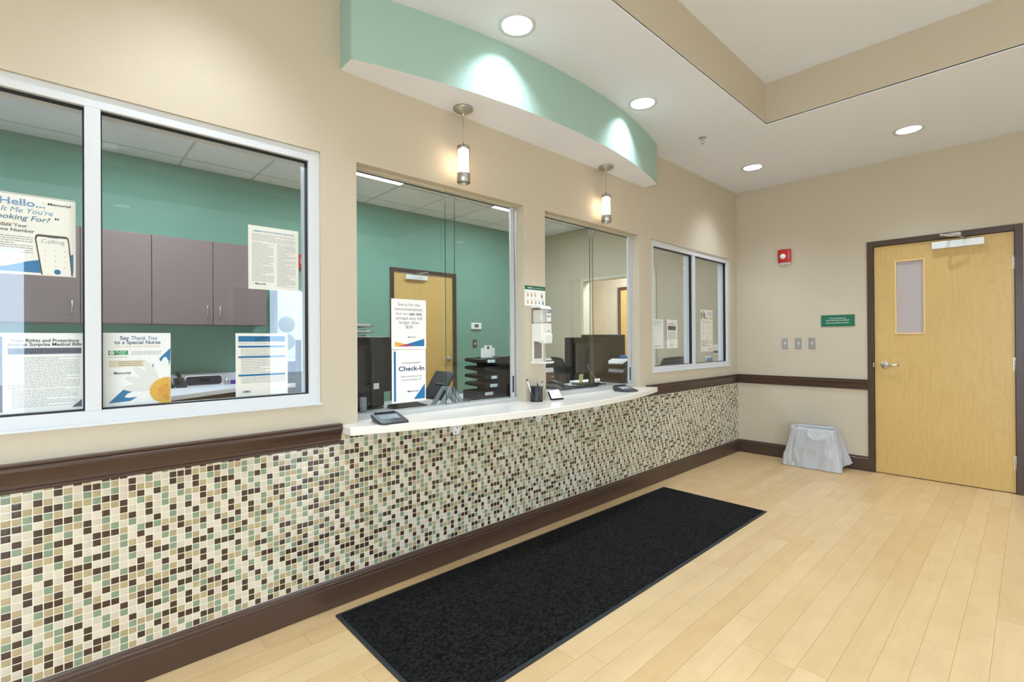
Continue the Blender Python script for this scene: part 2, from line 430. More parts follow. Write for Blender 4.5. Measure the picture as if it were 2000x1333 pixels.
class Sheet:
    """a printed sheet: o = lower left corner, u and v its edge directions, n towards the reader"""
    def __init__(s, o, u, v, W, H, base, th=0.0008, mb=None):
        s.o, s.u, s.v = Vector(o), Vector(u), Vector(v); s.n = s.u.cross(s.v); s.W, s.H = W, H
        s.mb = mb or MB(); s.th = th; s.k = 1
        P = lambda a, b, c: s.o+s.u*a+s.v*b+s.n*c
        s.P = P
        if base is not None:
            vs = [P(a, b, c) for c in (-th, 0) for (a, b) in ((0,0),(W,0),(W,H),(0,H))]
            s.mb.add(vs, [(0,3,2,1),(4,5,6,7),(0,1,5,4),(1,2,6,5),(2,3,7,6),(3,0,4,7)], base)
    def poly(s, pts, m, lay=1):
        s.mb.add([s.P(a*s.W, b*s.H, 0.00025*lay) for a, b in pts], [tuple(range(len(pts)))], m)
    def rect(s, a0, b0, a1, b1, m, lay=1): s.poly([(a0,b0),(a1,b0),(a1,b1),(a0,b1)], m, lay)
    def disc(s, a, b, r, m, lay=1, n=24, ry=None):
        ry = ry or r*s.W/s.H
        s.poly([(a+r*math.cos(2*math.pi*i/n), b+ry*math.sin(2*math.pi*i/n)) for i in range(n)], m, lay)
    def text(s, t, a, b, h, m, align='L', w=None, bold=0.0, shear=0.0, lay=2, space=1.0):
        vs, fs = text_poly(t, bold, shear, space)
        if not vs: return
        x0 = min(q[0] for q in vs); x1 = max(q[0] for q in vs)
        sc = h*s.H/0.72; sx = sc
        if w: sx = w*s.W/(x1-x0)
        tw = (x1-x0)*sx; a0 = a*s.W-(0 if align == 'L' else tw/2 if align == 'C' else tw)
        s.mb.add([s.P(a0+(q[0]-x0)*sx, b*s.H+q[1]*sc, 0.00025*lay) for q in vs], fs, m)
    def lines(s, a0, b1, a1, b0, n, m, h=0.35, seed=1, cut=0.8):
        """unreadable small print: rows of word-length dashes"""
        rd = random.Random(seed); dy = (b1-b0)/n
        for i in range(n):
            y = b1-(i+0.5)*dy; x = a0; end = a1 if rd.random() < cut else a0+(a1-a0)*rd.uniform(0.4, 0.9)
            while x < end:
                wd = rd.uniform(0.015, 0.07); xe = min(x+wd, end)
                if xe-x > 0.006: s.rect(x, y-dy*h/2, xe, y+dy*h/2, m, 1)
                x = xe+0.009
    def done(s, name, label, cat, group=None):
        return tag(s.mb.build(name, fix=False), label, cat, group)
def left_sheet(x, y0, z0, y1, z1, base, th=0.0008):       # on a plane facing the lobby (+x); u = +y
    return Sheet((x, y0, z0), (0,1,0), (0,0,1), y1-y0, z1-z0, base, th)
def far_sheet(y, x0, z0, x1, z1, base, th=0.0008):        # on the far wall, facing -y; u = +x
    return Sheet((x0, y, z0), (1,0,0), (0,0,1), x1-x0, z1-z0, base, th)
def logo(s, a, b, h, m, w=None):
    """name with its little diamond of strokes"""
    s.text('Memorial', a, b, h, m, 'L', w, bold=0.02)
    r = h*0.62
    ax, bx = a-0.045, b+h*0.45; k = s.H/s.W
    for i in range(4):
        t = math.pi/4+i*math.pi/2
        c1 = (ax+r*k*0.75*math.cos(t), bx+r*0.75*math.sin(t))
        s.disc(c1[0], c1[1], r*k*0.16, m, 2, 6)

# ================================================================== SETTING
YF, XR, YN, ZC = 5.68, 5.6, -3.0, 2.94       # far wall, right wall, near wall, lobby ceiling
XB, ZO = -3.10, 2.92                          # office back wall and ceiling
# floor
struct(MB().box(XB-0.12, XR+0.12, YN-0.12, 7.3, -0.08, 0, M_FLOOR).build('floor'))
# left wall with its four openings
OPEN = [(-0.71, 0.92, 0.978, 2.172), (1.10, 2.272, 0.827, 2.168), (2.475, 3.654, 0.827, 2.172), (3.86, 5.493, 0.98, 2.165)]
mb = MB(); y = YN
for (a, b, z0, z1) in OPEN:
    mb.box(-0.12, 0, y, a, 0, ZC+0.4, M_BEIGE); mb.box(-0.12, 0, a, b, 0, z0, M_BEIGE); mb.box(-0.12, 0, a, b, z1, ZC+0.4, M_BEIGE); y = b
mb.box(-0.12, 0, y, YF, 0, ZC+0.4, M_BEIGE)
struct(mb.build('wall_left'))
# far wall with the lobby door and the office doorway
mb = MB()
DX0, DX1, DZ = 1.225, 2.258, 2.19
OX0, OX1, OZ = -2.25, -1.02, 2.18
mb.box(XB-0.12, OX0, YF, YF+0.12, 0, 3.34, M_BEIGE).box(OX0, OX1, YF, YF+0.12, OZ, 3.34, M_BEIGE).box(OX1, DX0, YF, YF+0.12, 0, 3.34, M_BEIGE)
mb.box(DX0, DX1, YF, YF+0.12, DZ, 3.34, M_BEIGE).box(DX1, XR+0.12, YF, YF+0.12, 0, 3.34, M_BEIGE)
struct(mb.build('wall_far'))
# near wall with an opening added for fill, right wall (glazed entrance)
NX0, NX1, NZ0, NZ1 = 2.20, 5.20, 0.25, 2.65
struct(MB().box(XB-0.12, NX0, YN-0.12, YN, 0, 3.34, M_BEIGE).box(NX1, XR+0.12, YN-0.12, YN, 0, 3.34, M_BEIGE).box(NX0, NX1, YN-0.12, YN, 0, NZ0, M_BEIGE).box(NX0, NX1, YN-0.12, YN, NZ1, 3.34, M_BEIGE).build('wall_near'))
GL = [(-2.4, -0.2, 0.30, 2.45), (1.86, 3.46, 0.0, 2.15)]
mb = MB(); y = YN
for (a, b, z0, z1) in GL:
    mb.box(XR, XR+0.12, y, a, 0, 3.34, M_BEIGE)
    if z0 > 0: mb.box(XR, XR+0.12, a, b, 0, z0, M_BEIGE)
    mb.box(XR, XR+0.12, a, b, z1, 3.34, M_BEIGE); y = b
mb.box(XR, XR+0.12, y, YF, 0, 3.34, M_BEIGE)
struct(mb.build('wall_right'))
# office back wall (green), office near wall
struct(MB().box(XB-0.12, XB, YN, 3.01, 0, 3.34, M_GREEN).box(XB-0.12, XB, 3.01, 4.01, 2.19, 3.34, M_GREEN).box(XB-0.12, XB, 4.01, YF, 0, 3.34, M_GREEN).build('wall_back'))
struct(MB().box(XB, -0.12, -2.0, -1.9, 0, ZO, M_GREEN).build('wall_office'))
# corridor beyond the far wall
mb = MB().box(XB-0.12, 3.1, 7.2, 7.3, 0, 2.7, M_BEIGE).box(XB-0.22, XB-0.12, YF+0.12, 7.3, 0, 2.7, M_BEIGE).box(3.1, 3.2, YF+0.12, 7.3, 0, 2.7, M_BEIGE)
struct(mb.build('wall_corridor'))
struct(MB().box(XB-0.2, 3.2, YF+0.12, 7.3, 2.7, 2.76, M_CEIL).build('ceiling_corridor'))
# lobby ceiling with its raised tray
TX0, TX1, TY0, TY1, TZ = 0.90, 4.6, -2.1, 4.032, 3.26
DL = [
    (0.455, 1.781, ZC, 'round recessed downlight nearest the camera, in front of the curved green soffit'),
    (0.441, 3.015, ZC, 'round recessed downlight at the right end of the curved green soffit'),
    (0.463, 4.928, ZC, 'small round downlight in the ceiling near the room corner'),
    (1.639, 4.969, ZC, 'round recessed downlight in the ceiling over the birch door'),
]
HID = [(0.455, 0.42, ZC), (0.455, -1.4, ZC), (2.85, 4.97, ZC), (4.1, 4.97, ZC), (5.1, 3.0, ZC), (5.1, 0.6, ZC), (5.1, -1.4, ZC), (2.3, -2.55, ZC), (3.9, -2.55, ZC),
       (3.93, 0.41, TZ), (3.93, 2.5, TZ), (2.2, 0.41, TZ), (2.2, -1.3, TZ), (3.93, -1.3, TZ), (2.2, 2.5, TZ)]  # unseen lamps: some read off scallop, reflection and row spacing, others added for fill

from mathutils.geometry import tessellate_polygon
RH = 0.0785
def holed(outer, holes, z):
    loops = [[Vector((a, b, 0)) for a, b in outer]]+[[Vector((a, b, 0)) for a, b in h] for h in holes]
    tri = tessellate_polygon(loops); v = [(p.x, p.y, z) for L_ in loops for p in L_]
    return v, [tuple(t_) for t_ in tri]
def circ(x, y): return [(x+RH*math.cos(2*math.pi*k/40), y-RH*math.sin(2*math.pi*k/40)) for k in range(40)]
allL = [(a, b, c) for a, b, c, _ in DL]+HID
rect_ = lambda a, b, c, d: [(a, c), (b, c), (b, d), (a, d)]
mb = MB()
v_, f_ = holed(rect_(0, XR, YN, YF), [rect_(TX0, TX1, TY0, TY1)[::-1]]+[circ(a, b) for a, b, c in allL if c < 3], ZC); mb.add(v_, f_, M_CEIL)
v_, f_ = holed(rect_(TX0, TX1, TY0, TY1), [circ(a, b) for a, b, c in allL if c > 3], TZ); mb.add(v_, f_, M_CEIL)
o_ = struct(mb.build('ceiling', fix=False))
md = o_.modifiers.new('thickness', 'SOLIDIFY'); md.thickness = 0.012; md.offset = 0
mb = MB()
mb.box(TX0-0.03, TX0, TY0, TY1, ZC+0.0005, TZ, M_BEIGE).box(TX1, TX1+0.03, TY0, TY1, ZC+0.0005, TZ, M_BEIGE)
mb.box(TX0-0.03, TX1+0.03, TY0-0.03, TY0, ZC+0.0005, TZ, M_BEIGE).box(TX0-0.03, TX1+0.03, TY1, TY1+0.03, ZC+0.0005, TZ, M_BEIGE)
struct(mb.build('ceiling_tray_side'))
struct(MB().box(XB, -0.12, -1.9, YF, ZO, ZO+0.03, M_GRID).build('ceiling_office'))

# curved soffit over the counter: circle through (0.12,1.02) (0.325,2.383) (0.12,3.75)
def arc_pts(y0, y1, xe, xm, n=48):
    h = xm-xe; c = (y1-y0)/2; rr = (c*c+h*h)/(2*h); cx = xm-rr; cy = (y0+y1)/2
    return [(cx+math.sqrt(rr*rr-(q-cy)**2), q) for q in [y0+(y1-y0)*i/n for i in range(n+1)]]
pts = [(0.0, 1.02)]+arc_pts(1.02, 3.752, 0.121, 0.326)+[(0.0, 3.752)]
mb = MB(); n = len(pts)
v = [(a, b, 2.60) for a, b in pts]+[(a, b, ZC) for a, b in pts]
mb.add([Vector(q) for q in v[:n]], [tuple(range(n-1, -1, -1))], M_CEIL)          # underside
mb.add([v[0], v[1], v[n+1], v[n]], [(0, 1, 2, 3)], M_SOFFIT)                      # left end
mb.add([v[n-2], v[n-1], v[2*n-1], v[2*n-2]], [(0, 1, 2, 3)], M_SOFFIT)            # right end
k = n-2                                                                           # curved face, its own vertices so it shades as a cylinder
mb.add([v[1+q] for q in range(k)]+[v[n+1+q] for q in range(k)], [(q, q+1, k+q+1, k+q) for q in range(k-1)], M_SOFFIT, True)
struct(mb.build('trim_1', fix=False), 'curved green soffit over the reception counter')

# mosaic wainscot (left wall only), rail and baseboard
struct(MB().box(0.0, 0.006, YN, YF, 0.10, 0.80, M_TILE).box(0.0, 0.006, 1.012, 3.745, 0.80, 0.827, M_TILE).build('trim_2'), 'mosaic tile wainscot below the counter')
rail = [(0,0.779),(0.012,0.779),(0.016,0.784),(0.016,0.790),(0.011,0.794),(0.012,0.805),(0.018,0.825),(0.028,0.843),(0.034,0.852),(0.034,0.862),(0.028,0.867),(0.032,0.870),(0.033,0.877),(0,0.877)]
base = [(0,0),(0.016,0),(0.016,0.100),(0.013,0.104),(0.013,0.108),(0.017,0.111),(0.017,0.118),(0.013,0.122),(0.012,0.130),(0.009,0.138),(0,0.140)]
mb = MB().prism([(a+0.0, b) for a, b in rail], 1, YN, 1.008, M_TRIM).prism(rail, 1, 3.747, YF, M_TRIM)
struct(mb.build('trim_3'), 'dark brown chair rail on the left wall')
def far_prof(mb, prof, x0, x1):
    return mb.prism([(YF-a, b) for a, b in prof], 0, x0, x1, M_TRIM)
mb = far_prof(MB(), rail, 0.0, DX0); far_prof(mb, rail, DX1, XR)
struct(mb.build('trim_4'), 'dark brown chair rail on the far wall')
struct(MB().prism(base, 1, YN, YF, M_TRIM).build('baseboard_left'))
mb = far_prof(MB(), base, 0.0, DX0); far_prof(mb, base, DX1, XR)
struct(mb.build('baseboard_far'))

# ------------------------------------------------------------------ framed windows
def ring(mb, x0, x1, y0, y1, z0, z1, t, m):
    mb.box(x0, x1, y0, y0+t, z0, z1, m).box(x0, x1, y1-t, y1, z0, z1, m).box(x0, x1, y0+t, y1-t, z1-t, z1, m).box(x0, x1, y0+t, y1-t, z0, z0+t, m)
    return mb
def framed_window(name, o, ym, label):
    a, b, z0, z1 = o
    w_ = sempty(name, (-0.06, (a+b)/2, z0), label)
    mb = ring(MB(), -0.118, -0.012, a, b, z0, z1, 0.050, M_WHITE)
    mb.box(-0.118, -0.012, ym-0.0225, ym+0.0225, z0+0.05, z1-0.05, M_WHITE)
    mb.box(-0.012, 0.006, a-0.002, b+0.002, z0-0.004, z0+0.006, M_WHITE)
    mb.build('frame', w_, bevel=0.0015)
    for (p, q) in ((a+0.05, ym-0.0225), (ym+0.0225, b-0.05)):
        g = MB().box(-0.062, -0.056, p+0.004, q-0.004, z0+0.054, z1-0.054, M_GLASS).build('pane', w_)
        ring(MB(), -0.056, -0.030, p, q, z0+0.05, z1-0.05, 0.0045, M_BLACK2).build('gasket', w_)
framed_window('window_1', OPEN[0], 0.1015, 'large white framed window left of the counter')
framed_window('window_4', OPEN[3], 4.6765, 'white framed window nearest the far wall')

# ------------------------------------------------------------------ sliding glass transaction windows
def sliding(name, o, s0, s1, label):
    a, b, z0, z1 = o; z0 = 0.867
    w_ = sempty(name, (-0.085, (a+b)/2, z0), label)
    MB().box(-0.1195, 0.0005, a+0.0005, b-0.0005, 0.8275, 0.867, M_COUNTER).build('sill', w_)
    mb = MB().box(-0.118, -0.060, a, b, z0, z0+0.012, M_ALU)
    for x in (-0.118, -0.091, -0.064): mb.box(x, x+0.004, a, b, z0+0.012, z0+0.028, M_ALU)
    mb.build('bottom_track', w_)
    mb = MB().box(-0.110, -0.066, a, b, z1-0.003, z1, M_JAMB).box(-0.112, -0.109, a, b, z1-0.010, z1, M_DKGREY)
    mb.build('top_track', w_)
    MB().box(-0.114, -0.066, b-0.012, b, z0+0.028, z1-0.026, M_ALU).box(-0.100, -0.084, b-0.018, b-0.012, z0+0.028, z1-0.026, M_DKGREY).build('jamb_channel', w_)
    MB().box(-0.114, -0.066, a, a+0.012, z0+0.028, z1-0.026, M_ALU).build('jamb_channel', w_)
    def pane(x, p, q, e0, e1):
        mb = MB().box(x, x+0.006, p, q, z0+0.014, z1-0.008, M_GLASSG)
        g = mb.build('pane', w_)
        if e0: MB().box(x+0.0002, x+0.0058, p-0.0008, p, z0+0.014, z1-0.008, M_GEDGE).build('glass_edge', g)
        if e1: MB().box(x+0.0002, x+0.0058, q, q+0.0008, z0+0.014, z1-0.008, M_GEDGE).build('glass_edge', g)
        return g
    pane(-0.104, a+0.004, s1, False, True)
    g = pane(-0.078, s0, b-0.03, True, False)
    MB().box(-0.082, -0.068, b-0.058, b-0.028, z0+0.014, z1-0.01, M_ALU).build('stile', g)
    MB().box(-0.068, -0.062, b-0.050, b-0.040, z0+0.06, z0+0.17, M_DKGREY).build('pull', g)
sliding('window_2', OPEN[1], 1.690, 1.776, 'sliding glass window over the left half of the counter')
sliding('window_3', OPEN[2], 3.069, 3.140, 'sliding glass window over the right half of the counter')

# ------------------------------------------------------------------ entrance glazing and an added fill window (behind the camera)
w_ = sempty('window_5', (XR+0.06, -1.3, 0.30), 'lobby front window')
mb = MB()
a, b, z0, z1 = GL[0]; ring(mb, XR+0.02, XR+0.10, a, b, z0, z1, 0.06, M_WHITE); mb.box(XR+0.02, XR+0.10, -1.33, -1.27, z0+0.06, z1-0.06, M_WHITE)
mb.build('frame', w_)
MB().box(XR+0.055, XR+0.062, a+0.05, b-0.05, z0+0.05, z1-0.05, M_GLASS).build('pane', w_)
w_ = sempty('door_4', (XR+0.06, 2.66, 0), 'glazed entrance door')
a, b, z0, z1 = GL[1]
mb = MB(); ring(mb, XR+0.02, XR+0.10, a, b, z0, z1, 0.06, M_WHITE); mb.box(XR+0.02, XR+0.10, 2.36, 2.42, 0.06, z1-0.06, M_WHITE)
mb.box(XR+0.03, XR+0.09, 1.92, 2.36, 0.06, z1-0.06, M_CAB)
mb.build('frame', w_)
MB().box(XR+0.055, XR+0.062, 2.41, b-0.05, z0+0.05, z1-0.05, M_GLASS).build('pane', w_)
MB().tube([(XR-0.03, 1.98, 0.9), (XR-0.03, 1.98, 1.6)], 0.012, M_STEEL).build('pull_bar', w_)
w_ = sempty('window_added', (2.85, YN-0.06, NZ0), 'unseen wide window added behind the camera for fill light')  # unseen window added so cool daylight fills the lobby ceiling
mb = MB().box(NX0, NX1, YN-0.1, YN-0.02, NZ0, NZ0+0.06, M_WHITE).box(NX0, NX1, YN-0.1, YN-0.02, NZ1-0.06, NZ1, M_WHITE)
for i in range(4): mb.box(NX0+i*0.98, NX0+i*0.98+0.06, YN-0.1, YN-0.02, NZ0+0.06, NZ1-0.06, M_WHITE)
mb.build('frame', w_)
for i in range(3): MB().box(NX0+i*0.98+0.05, NX0+(i+1)*0.98+0.01, YN-0.062, YN-0.055, NZ0+0.05, NZ1-0.05, M_GLASS).build('pane', w_)
def portal(loc, rot, sx_, sy_):
    l = bpy.data.lights.new('window_portal', 'AREA'); l.shape = 'RECTANGLE'; l.size = sx_; l.size_y = sy_; l.cycles.is_portal = True
    o = bpy.data.objects.new('window_portal', l); col.objects.link(o); o.location = loc; o.rotation_euler = rot
portal((3.70, YN-0.125, 1.45), (R(90), 0, 0), 3.0, 2.4)
portal((XR+0.125, -1.3, 1.375), (0, R(90), 0), 2.15, 2.2)
portal((XR+0.125, 2.94, 1.08), (0, R(90), 0), 2.15, 1.04)
# ground and hedge outside
struct(MB().box(XR+0.12, XR+14, -14, 14, -0.1, -0.02, pbr('pavement', (188, 184, 176), 0.9)).box(-8, XR+0.12, -14, YN-0.12, -0.1, -0.02, pbr('pavement', (188, 184, 176), 0.9)).build('floor_outside'))
mb = MB(); rd = random.Random(4)
for i in range(240):
    a = rd.uniform(0, 6.28); e = rd.uniform(-0.6, 1.5); rr = rd.uniform(0.7, 1.15)
    c = Vector((XR+9+rr*1.2*math.cos(a)*math.cos(e), -4.6+rr*2.2*math.sin(a)*math.cos(e), 1.5+rr*1.3*math.sin(e)))
    q = Vector((rd.uniform(-1, 1), rd.uniform(-1, 1), rd.uniform(-1, 1))).normalized()*0.3; k = q.cross(Vector((0.3, 0.2, 1))).normalized()*0.26
    mb.add([c-q, c-k, c+q, c+k], [(0, 1, 2, 3)], pbr('leaf_green', (62, 92, 44), 0.7))
tag(mb.build('garden_shrub', fix=False), 'leafy shrub outside the lobby front window, seen only in reflection', 'shrub')

# ------------------------------------------------------------------ doors
def door_x(name, x0, x1, yw, z1, leafmat, label, lite=True):
    """door in a wall that faces -y"""
    d = sempty(name, ((x0+x1)/2, yw, 0), label)
    mb = MB()
    for (a, b) in ((x0, x0+0.049), (x1-0.049, x1)): mb.box(a, b, yw-0.016, yw+0.12, 0, z1, M_TRIM)
    mb.box(x0+0.049, x1-0.049, yw-0.016, yw+0.12, z1-0.050, z1, M_TRIM)
    mb.box(x0+0.049, x0+0.062, yw+0.052, yw+0.07, 0, z1-0.05, M_TRIM).box(x1-0.062, x1-0.049, yw+0.052, yw+0.07, 0, z1-0.05, M_TRIM)
    mb.build('door_frame', d, bevel=0.0012)
    return d
d1 = door_x('door_1', DX0, DX1, YF, DZ, M_DOOR, 'birch door with narrow frosted lite')
LX0, LX1, LZ0, LZ1 = 1.278, 2.205, 0.008, 2.136
WX0, WX1, WZ0, WZ1 = 1.437, 1.643, 1.314, 1.984
mb = MB(); ya, yb = YF+0.005, YF+0.050
mb.box(LX0, WX0, ya, yb, LZ0, LZ1, M_DOOR).box(WX1, LX1, ya, yb, LZ0, LZ1, M_DOOR).box(WX0, WX1, ya, yb, LZ0, WZ0, M_DOOR).box(WX0, WX1, ya, yb, WZ1, LZ1, M_DOOR)
leaf = mb.build('door_leaf', d1)
mb = MB()
for (a, b, c, e) in ((WX0-0.006, WX0+0.008, WZ0-0.006, WZ1+0.006), (WX1-0.008, WX1+0.006, WZ0-0.006, WZ1+0.006), (WX0+0.008, WX1-0.008, WZ1-0.008, WZ1+0.006), (WX0+0.008, WX1-0.008, WZ0-0.006, WZ0+0.008)):
    mb.box(a, b, ya-0.006, ya+0.012, c, e, M_BEAD)
mb.build('glazing_bead', leaf, bevel=0.0015)
MB().box(WX0, WX1, ya+0.014, ya+0.022, WZ0, WZ1, M_FROST).build('lite_pane', leaf)
def lever(parent, c, dirx, ny):
    """rose and lever; c on the door face, ny the outward unit normal (x,y), dirx lever direction"""
    c = Vector(c); nrm = Vector(ny)
    mb = MB().lathe(c, [(0.0335, 0), (0.0335, 0.004), (0.030, 0.010), (0.020, 0.013), (0.0, 0.013)], M_STEEL, nrm, 32)
    mb.lathe(c, [(0.011, 0.012), (0.010, 0.045), (0.0, 0.047)], M_STEEL, nrm, 20)
    d = Vector(dirx); p = c+nrm*0.042
    pts = [p-d*0.006, p+d*0.02, p+d*0.05+nrm*0.004, p+d*0.085+nrm*0.002, p+d*0.112-nrm*0.006]
    mb.tube(pts, 0.0085, M_STEEL, 12)
    return mb.build('door_handle', parent)
lever(d1, (1.354, ya, 1.023), (1, 0, 0), (0, -1, 0))
MB().box(1.262, 1.278, YF-0.019, YF-0.016, 0.985, 1.06, M_BLACK).box(1.268, 1.278, YF-0.022, YF-0.019, 1.0, 1.045, M_STEEL).build('strike_plate', d1)
for z in (1.884, 1.054, 0.250):
    mb = MB().cyl((2.207, ya-0.006, z-0.057), (2.207, ya-0.006, z+0.057), 0.007, M_STEEL)
    mb.box(2.196, 2.214, ya-0.004, ya-0.001, z-0.055, z+0.055, M_STEEL)
    mb.build('hinge', d1)
def closer_far(parent, x0, x1, yf, z0, z1, xs, xj, zt, wall='far'):
    mb = MB().box(x0, x1, yf-0.052, yf, z0, z1, pbr('closer_silver', (226, 226, 222), 0.4, 0.2))
    c = mb.build('door_closer', parent, bevel=0.004)
    mb = MB().cyl((xs, yf-0.028, z1), (xs, yf-0.028, z1+0.016), 0.014, M_NICKEL)
    mb.tube([(xs, yf-0.028, z1+0.012), (xs-0.06, yf-0.14, z1+0.024), (xj-0.03, yf-0.17, z1+0.034)], 0.009, M_NICKEL)
    mb.tube([(xj-0.03, yf-0.17, z1+0.040), (xj+0.03, yf-0.03, z1+0.052)], 0.009, M_NICKEL)
    mb.box(xj, xj+0.09, yf-0.040, yf-0.020, z1+0.034, z1+0.066, M_NICKEL)
    mb.build('closer_arm', c)
closer_far(d1, 1.70, 2.035, ya, 2.052, 2.112, 1.93, 1.80, 2.16)

# office door in the green wall (faces +x)
def door_y(name, y0, y1, xw, z1, label):
    d = sempty(name, (xw, (y0+y1)/2, 0), label)
    mb = MB()
    for (a, b) in ((y0, y0+0.049), (y1-0.049, y1)): mb.box(xw-0.12, xw+0.016, a, b, 0, z1, M_TRIM)
    mb.box(xw-0.12, xw+0.016, y0+0.049, y1-0.049, z1-0.05, z1, M_TRIM)
    mb.build('door_frame', d)
    MB().box(xw-0.05, xw-0.004, y0+0.052, y1-0.052, 0.008, z1-0.053, M_DOORB).build('door_leaf', d)
    return d
d2 = door_y('door_2', 3.01, 4.01, XB, 2.19, 'birch office door in the green wall')
lever(d2, (XB-0.004, 3.895, 1.03), (0, -1, 0), (1, 0, 0))
xf_ = XB-0.004
c = MB().box(xf_, xf_+0.052, 3.22, 3.53, 2.055, 2.115, pbr('closer_silver', (226, 226, 222), 0.4, 0.2)).build('door_closer', d2, bevel=0.004)
mb = MB().cyl((xf_+0.028, 3.32, 2.115), (xf_+0.028, 3.32, 2.13), 0.014, M_NICKEL)
mb.tube([(xf_+0.028, 3.32, 2.127), (xf_+0.19, 3.42, 2.137)], 0.007, M_NICKEL).tube([(xf_+0.19, 3.42, 2.141), (xf_+0.03, 3.56, 2.151)], 0.007, M_NICKEL)
mb.build('closer_arm', c)
for z in (1.88, 1.05, 0.25):
    MB().cyl((xf_+0.006, 3.060, z-0.055), (xf_+0.006, 3.060, z+0.055), 0.007, M_STEEL).build('hinge', d2)
# office doorway lining and the door across the corridor
mb = MB()
M_JAMB = pbr('doorway_lining', (214, 204, 180), 0.5)
mb.box(OX0, OX0+0.045, YF-0.014, YF+0.134, 0, OZ, M_JAMB).box(OX1-0.045, OX1, YF-0.014, YF+0.134, 0, OZ, M_JAMB).box(OX0+0.045, OX1-0.045, YF-0.014, YF+0.134, OZ-0.045, OZ, M_JAMB)
struct(mb.build('trim_5', bevel=0.002), 'beige lining of the office doorway')
d3 = sempty('door_3', (-2.15, 7.2, 0), 'birch door across the corridor')
MB().box(-2.64, -2.59, 7.17, 7.2, 0, 2.19, M_TRIM).box(-1.66, -1.61, 7.17, 7.2, 0, 2.19, M_TRIM).box(-2.59, -1.66, 7.17, 7.2, 2.14, 2.19, M_TRIM).build('door_frame', d3)
MB().box(-2.588, -1.662, 7.180, 7.2, 0.008, 2.138, M_DOOR).build('door_leaf', d3)
lever(d3, (-1.74, 7.180, 1.03), (-1, 0, 0), (0, -1, 0))

# ================================================================== LAMPS
def spot(parent, loc, watts, colr=(0.81, 0.94, 1.13), size=118, blend=1.0, radius=0.04):
    l = bpy.data.lights.new('lamp_light', 'SPOT'); l.energy = watts; l.color = colr; l.spot_size = R(size); l.spot_blend = blend; l.shadow_soft_size = radius
    o = bpy.data.objects.new('lamp_light', l); col.objects.link(o); o.parent = parent; o.location = Vector(loc)-wloc(parent)
    return o
GD = 'recessed round ceiling downlights'
def downlight(x, y, z, label, group=None, watts=DOWN_W):   # the two at the soffit carry stronger lamps
    t = thing('recessed_downlight', label, 'ceiling light', (x, y, z-0.006), group)
    MB().lathe((x, y, z), [(0.100, -0.0065), (0.099, -0.011), (0.086, -0.012), (0.0785, -0.008), (0.0775, 0.0)], M_WHITE, (0, 0, 1), 48).build('trim_ring', t)
    MB().lathe((x, y, z), [(0.0775, 0.0), (0.066, 0.115), (0.0, 0.116)], M_CAN, (0, 0, 1), 40).build('reflector', t)
    MB().lathe((x, y, z), [(0.058, 0.108), (0.054, 0.100), (0.0, 0.098)], M_LAMP, (0, 0, 1), 40).build('lens', t)
    spot(t, (x, y, z+0.092), watts)
    return t
for i, (x, y, z, lb) in enumerate(DL): downlight(x, y, z, lb, None, DOWN_W*(1.0 if i < 2 else 1.0))
for (x, y, z) in HID:
    downlight(x, y, z, 'unseen round downlight outside the picture, in a set partly added for fill', 'downlights outside the picture', TRAY_W if z > 3 else DOWN_W)
# unseen lamp added to brighten the corridor
t = thing('corridor_fill_light', 'unseen flat ceiling light added to brighten the corridor behind the far wall', 'ceiling light', (-1.6, 6.5, 2.69))
MB().box(-2.2, -1.0, 6.20, 6.80, 2.685, 2.70, M_TROF).build('diffuser', t)
# office troffers in the grid ceiling
for (y0, lb) in ((2.065, 'square office ceiling light panel at the upper left of the left sliding window'), (3.895, 'square office ceiling light panel at the upper right of the left sliding window'), (0.235, 'square office ceiling light panel above the large left window, out of view'), (-1.595, 'square office ceiling light panel farthest left, out of view')):
    t = thing('ceiling_light_panel', lb, 'ceiling light', (-1.955, y0+0.305, ZO-0.006), 'office ceiling light panels')
    MB().box(-2.26, -2.235, y0, y0+0.61, ZO-0.007, ZO, M_WHITE).box(-1.675, -1.65, y0, y0+0.61, ZO-0.007, ZO, M_WHITE).box(-2.235, -1.675, y0, y0+0.025, ZO-0.007, ZO, M_WHITE).box(-2.235, -1.675, y0+0.585, y0+0.61, ZO-0.007, ZO, M_WHITE).build('light_frame', t)
    MB().box(-2.235, -1.675, y0+0.025, y0+0.585, ZO-0.004, ZO, M_TROF).build('diffuser', t)
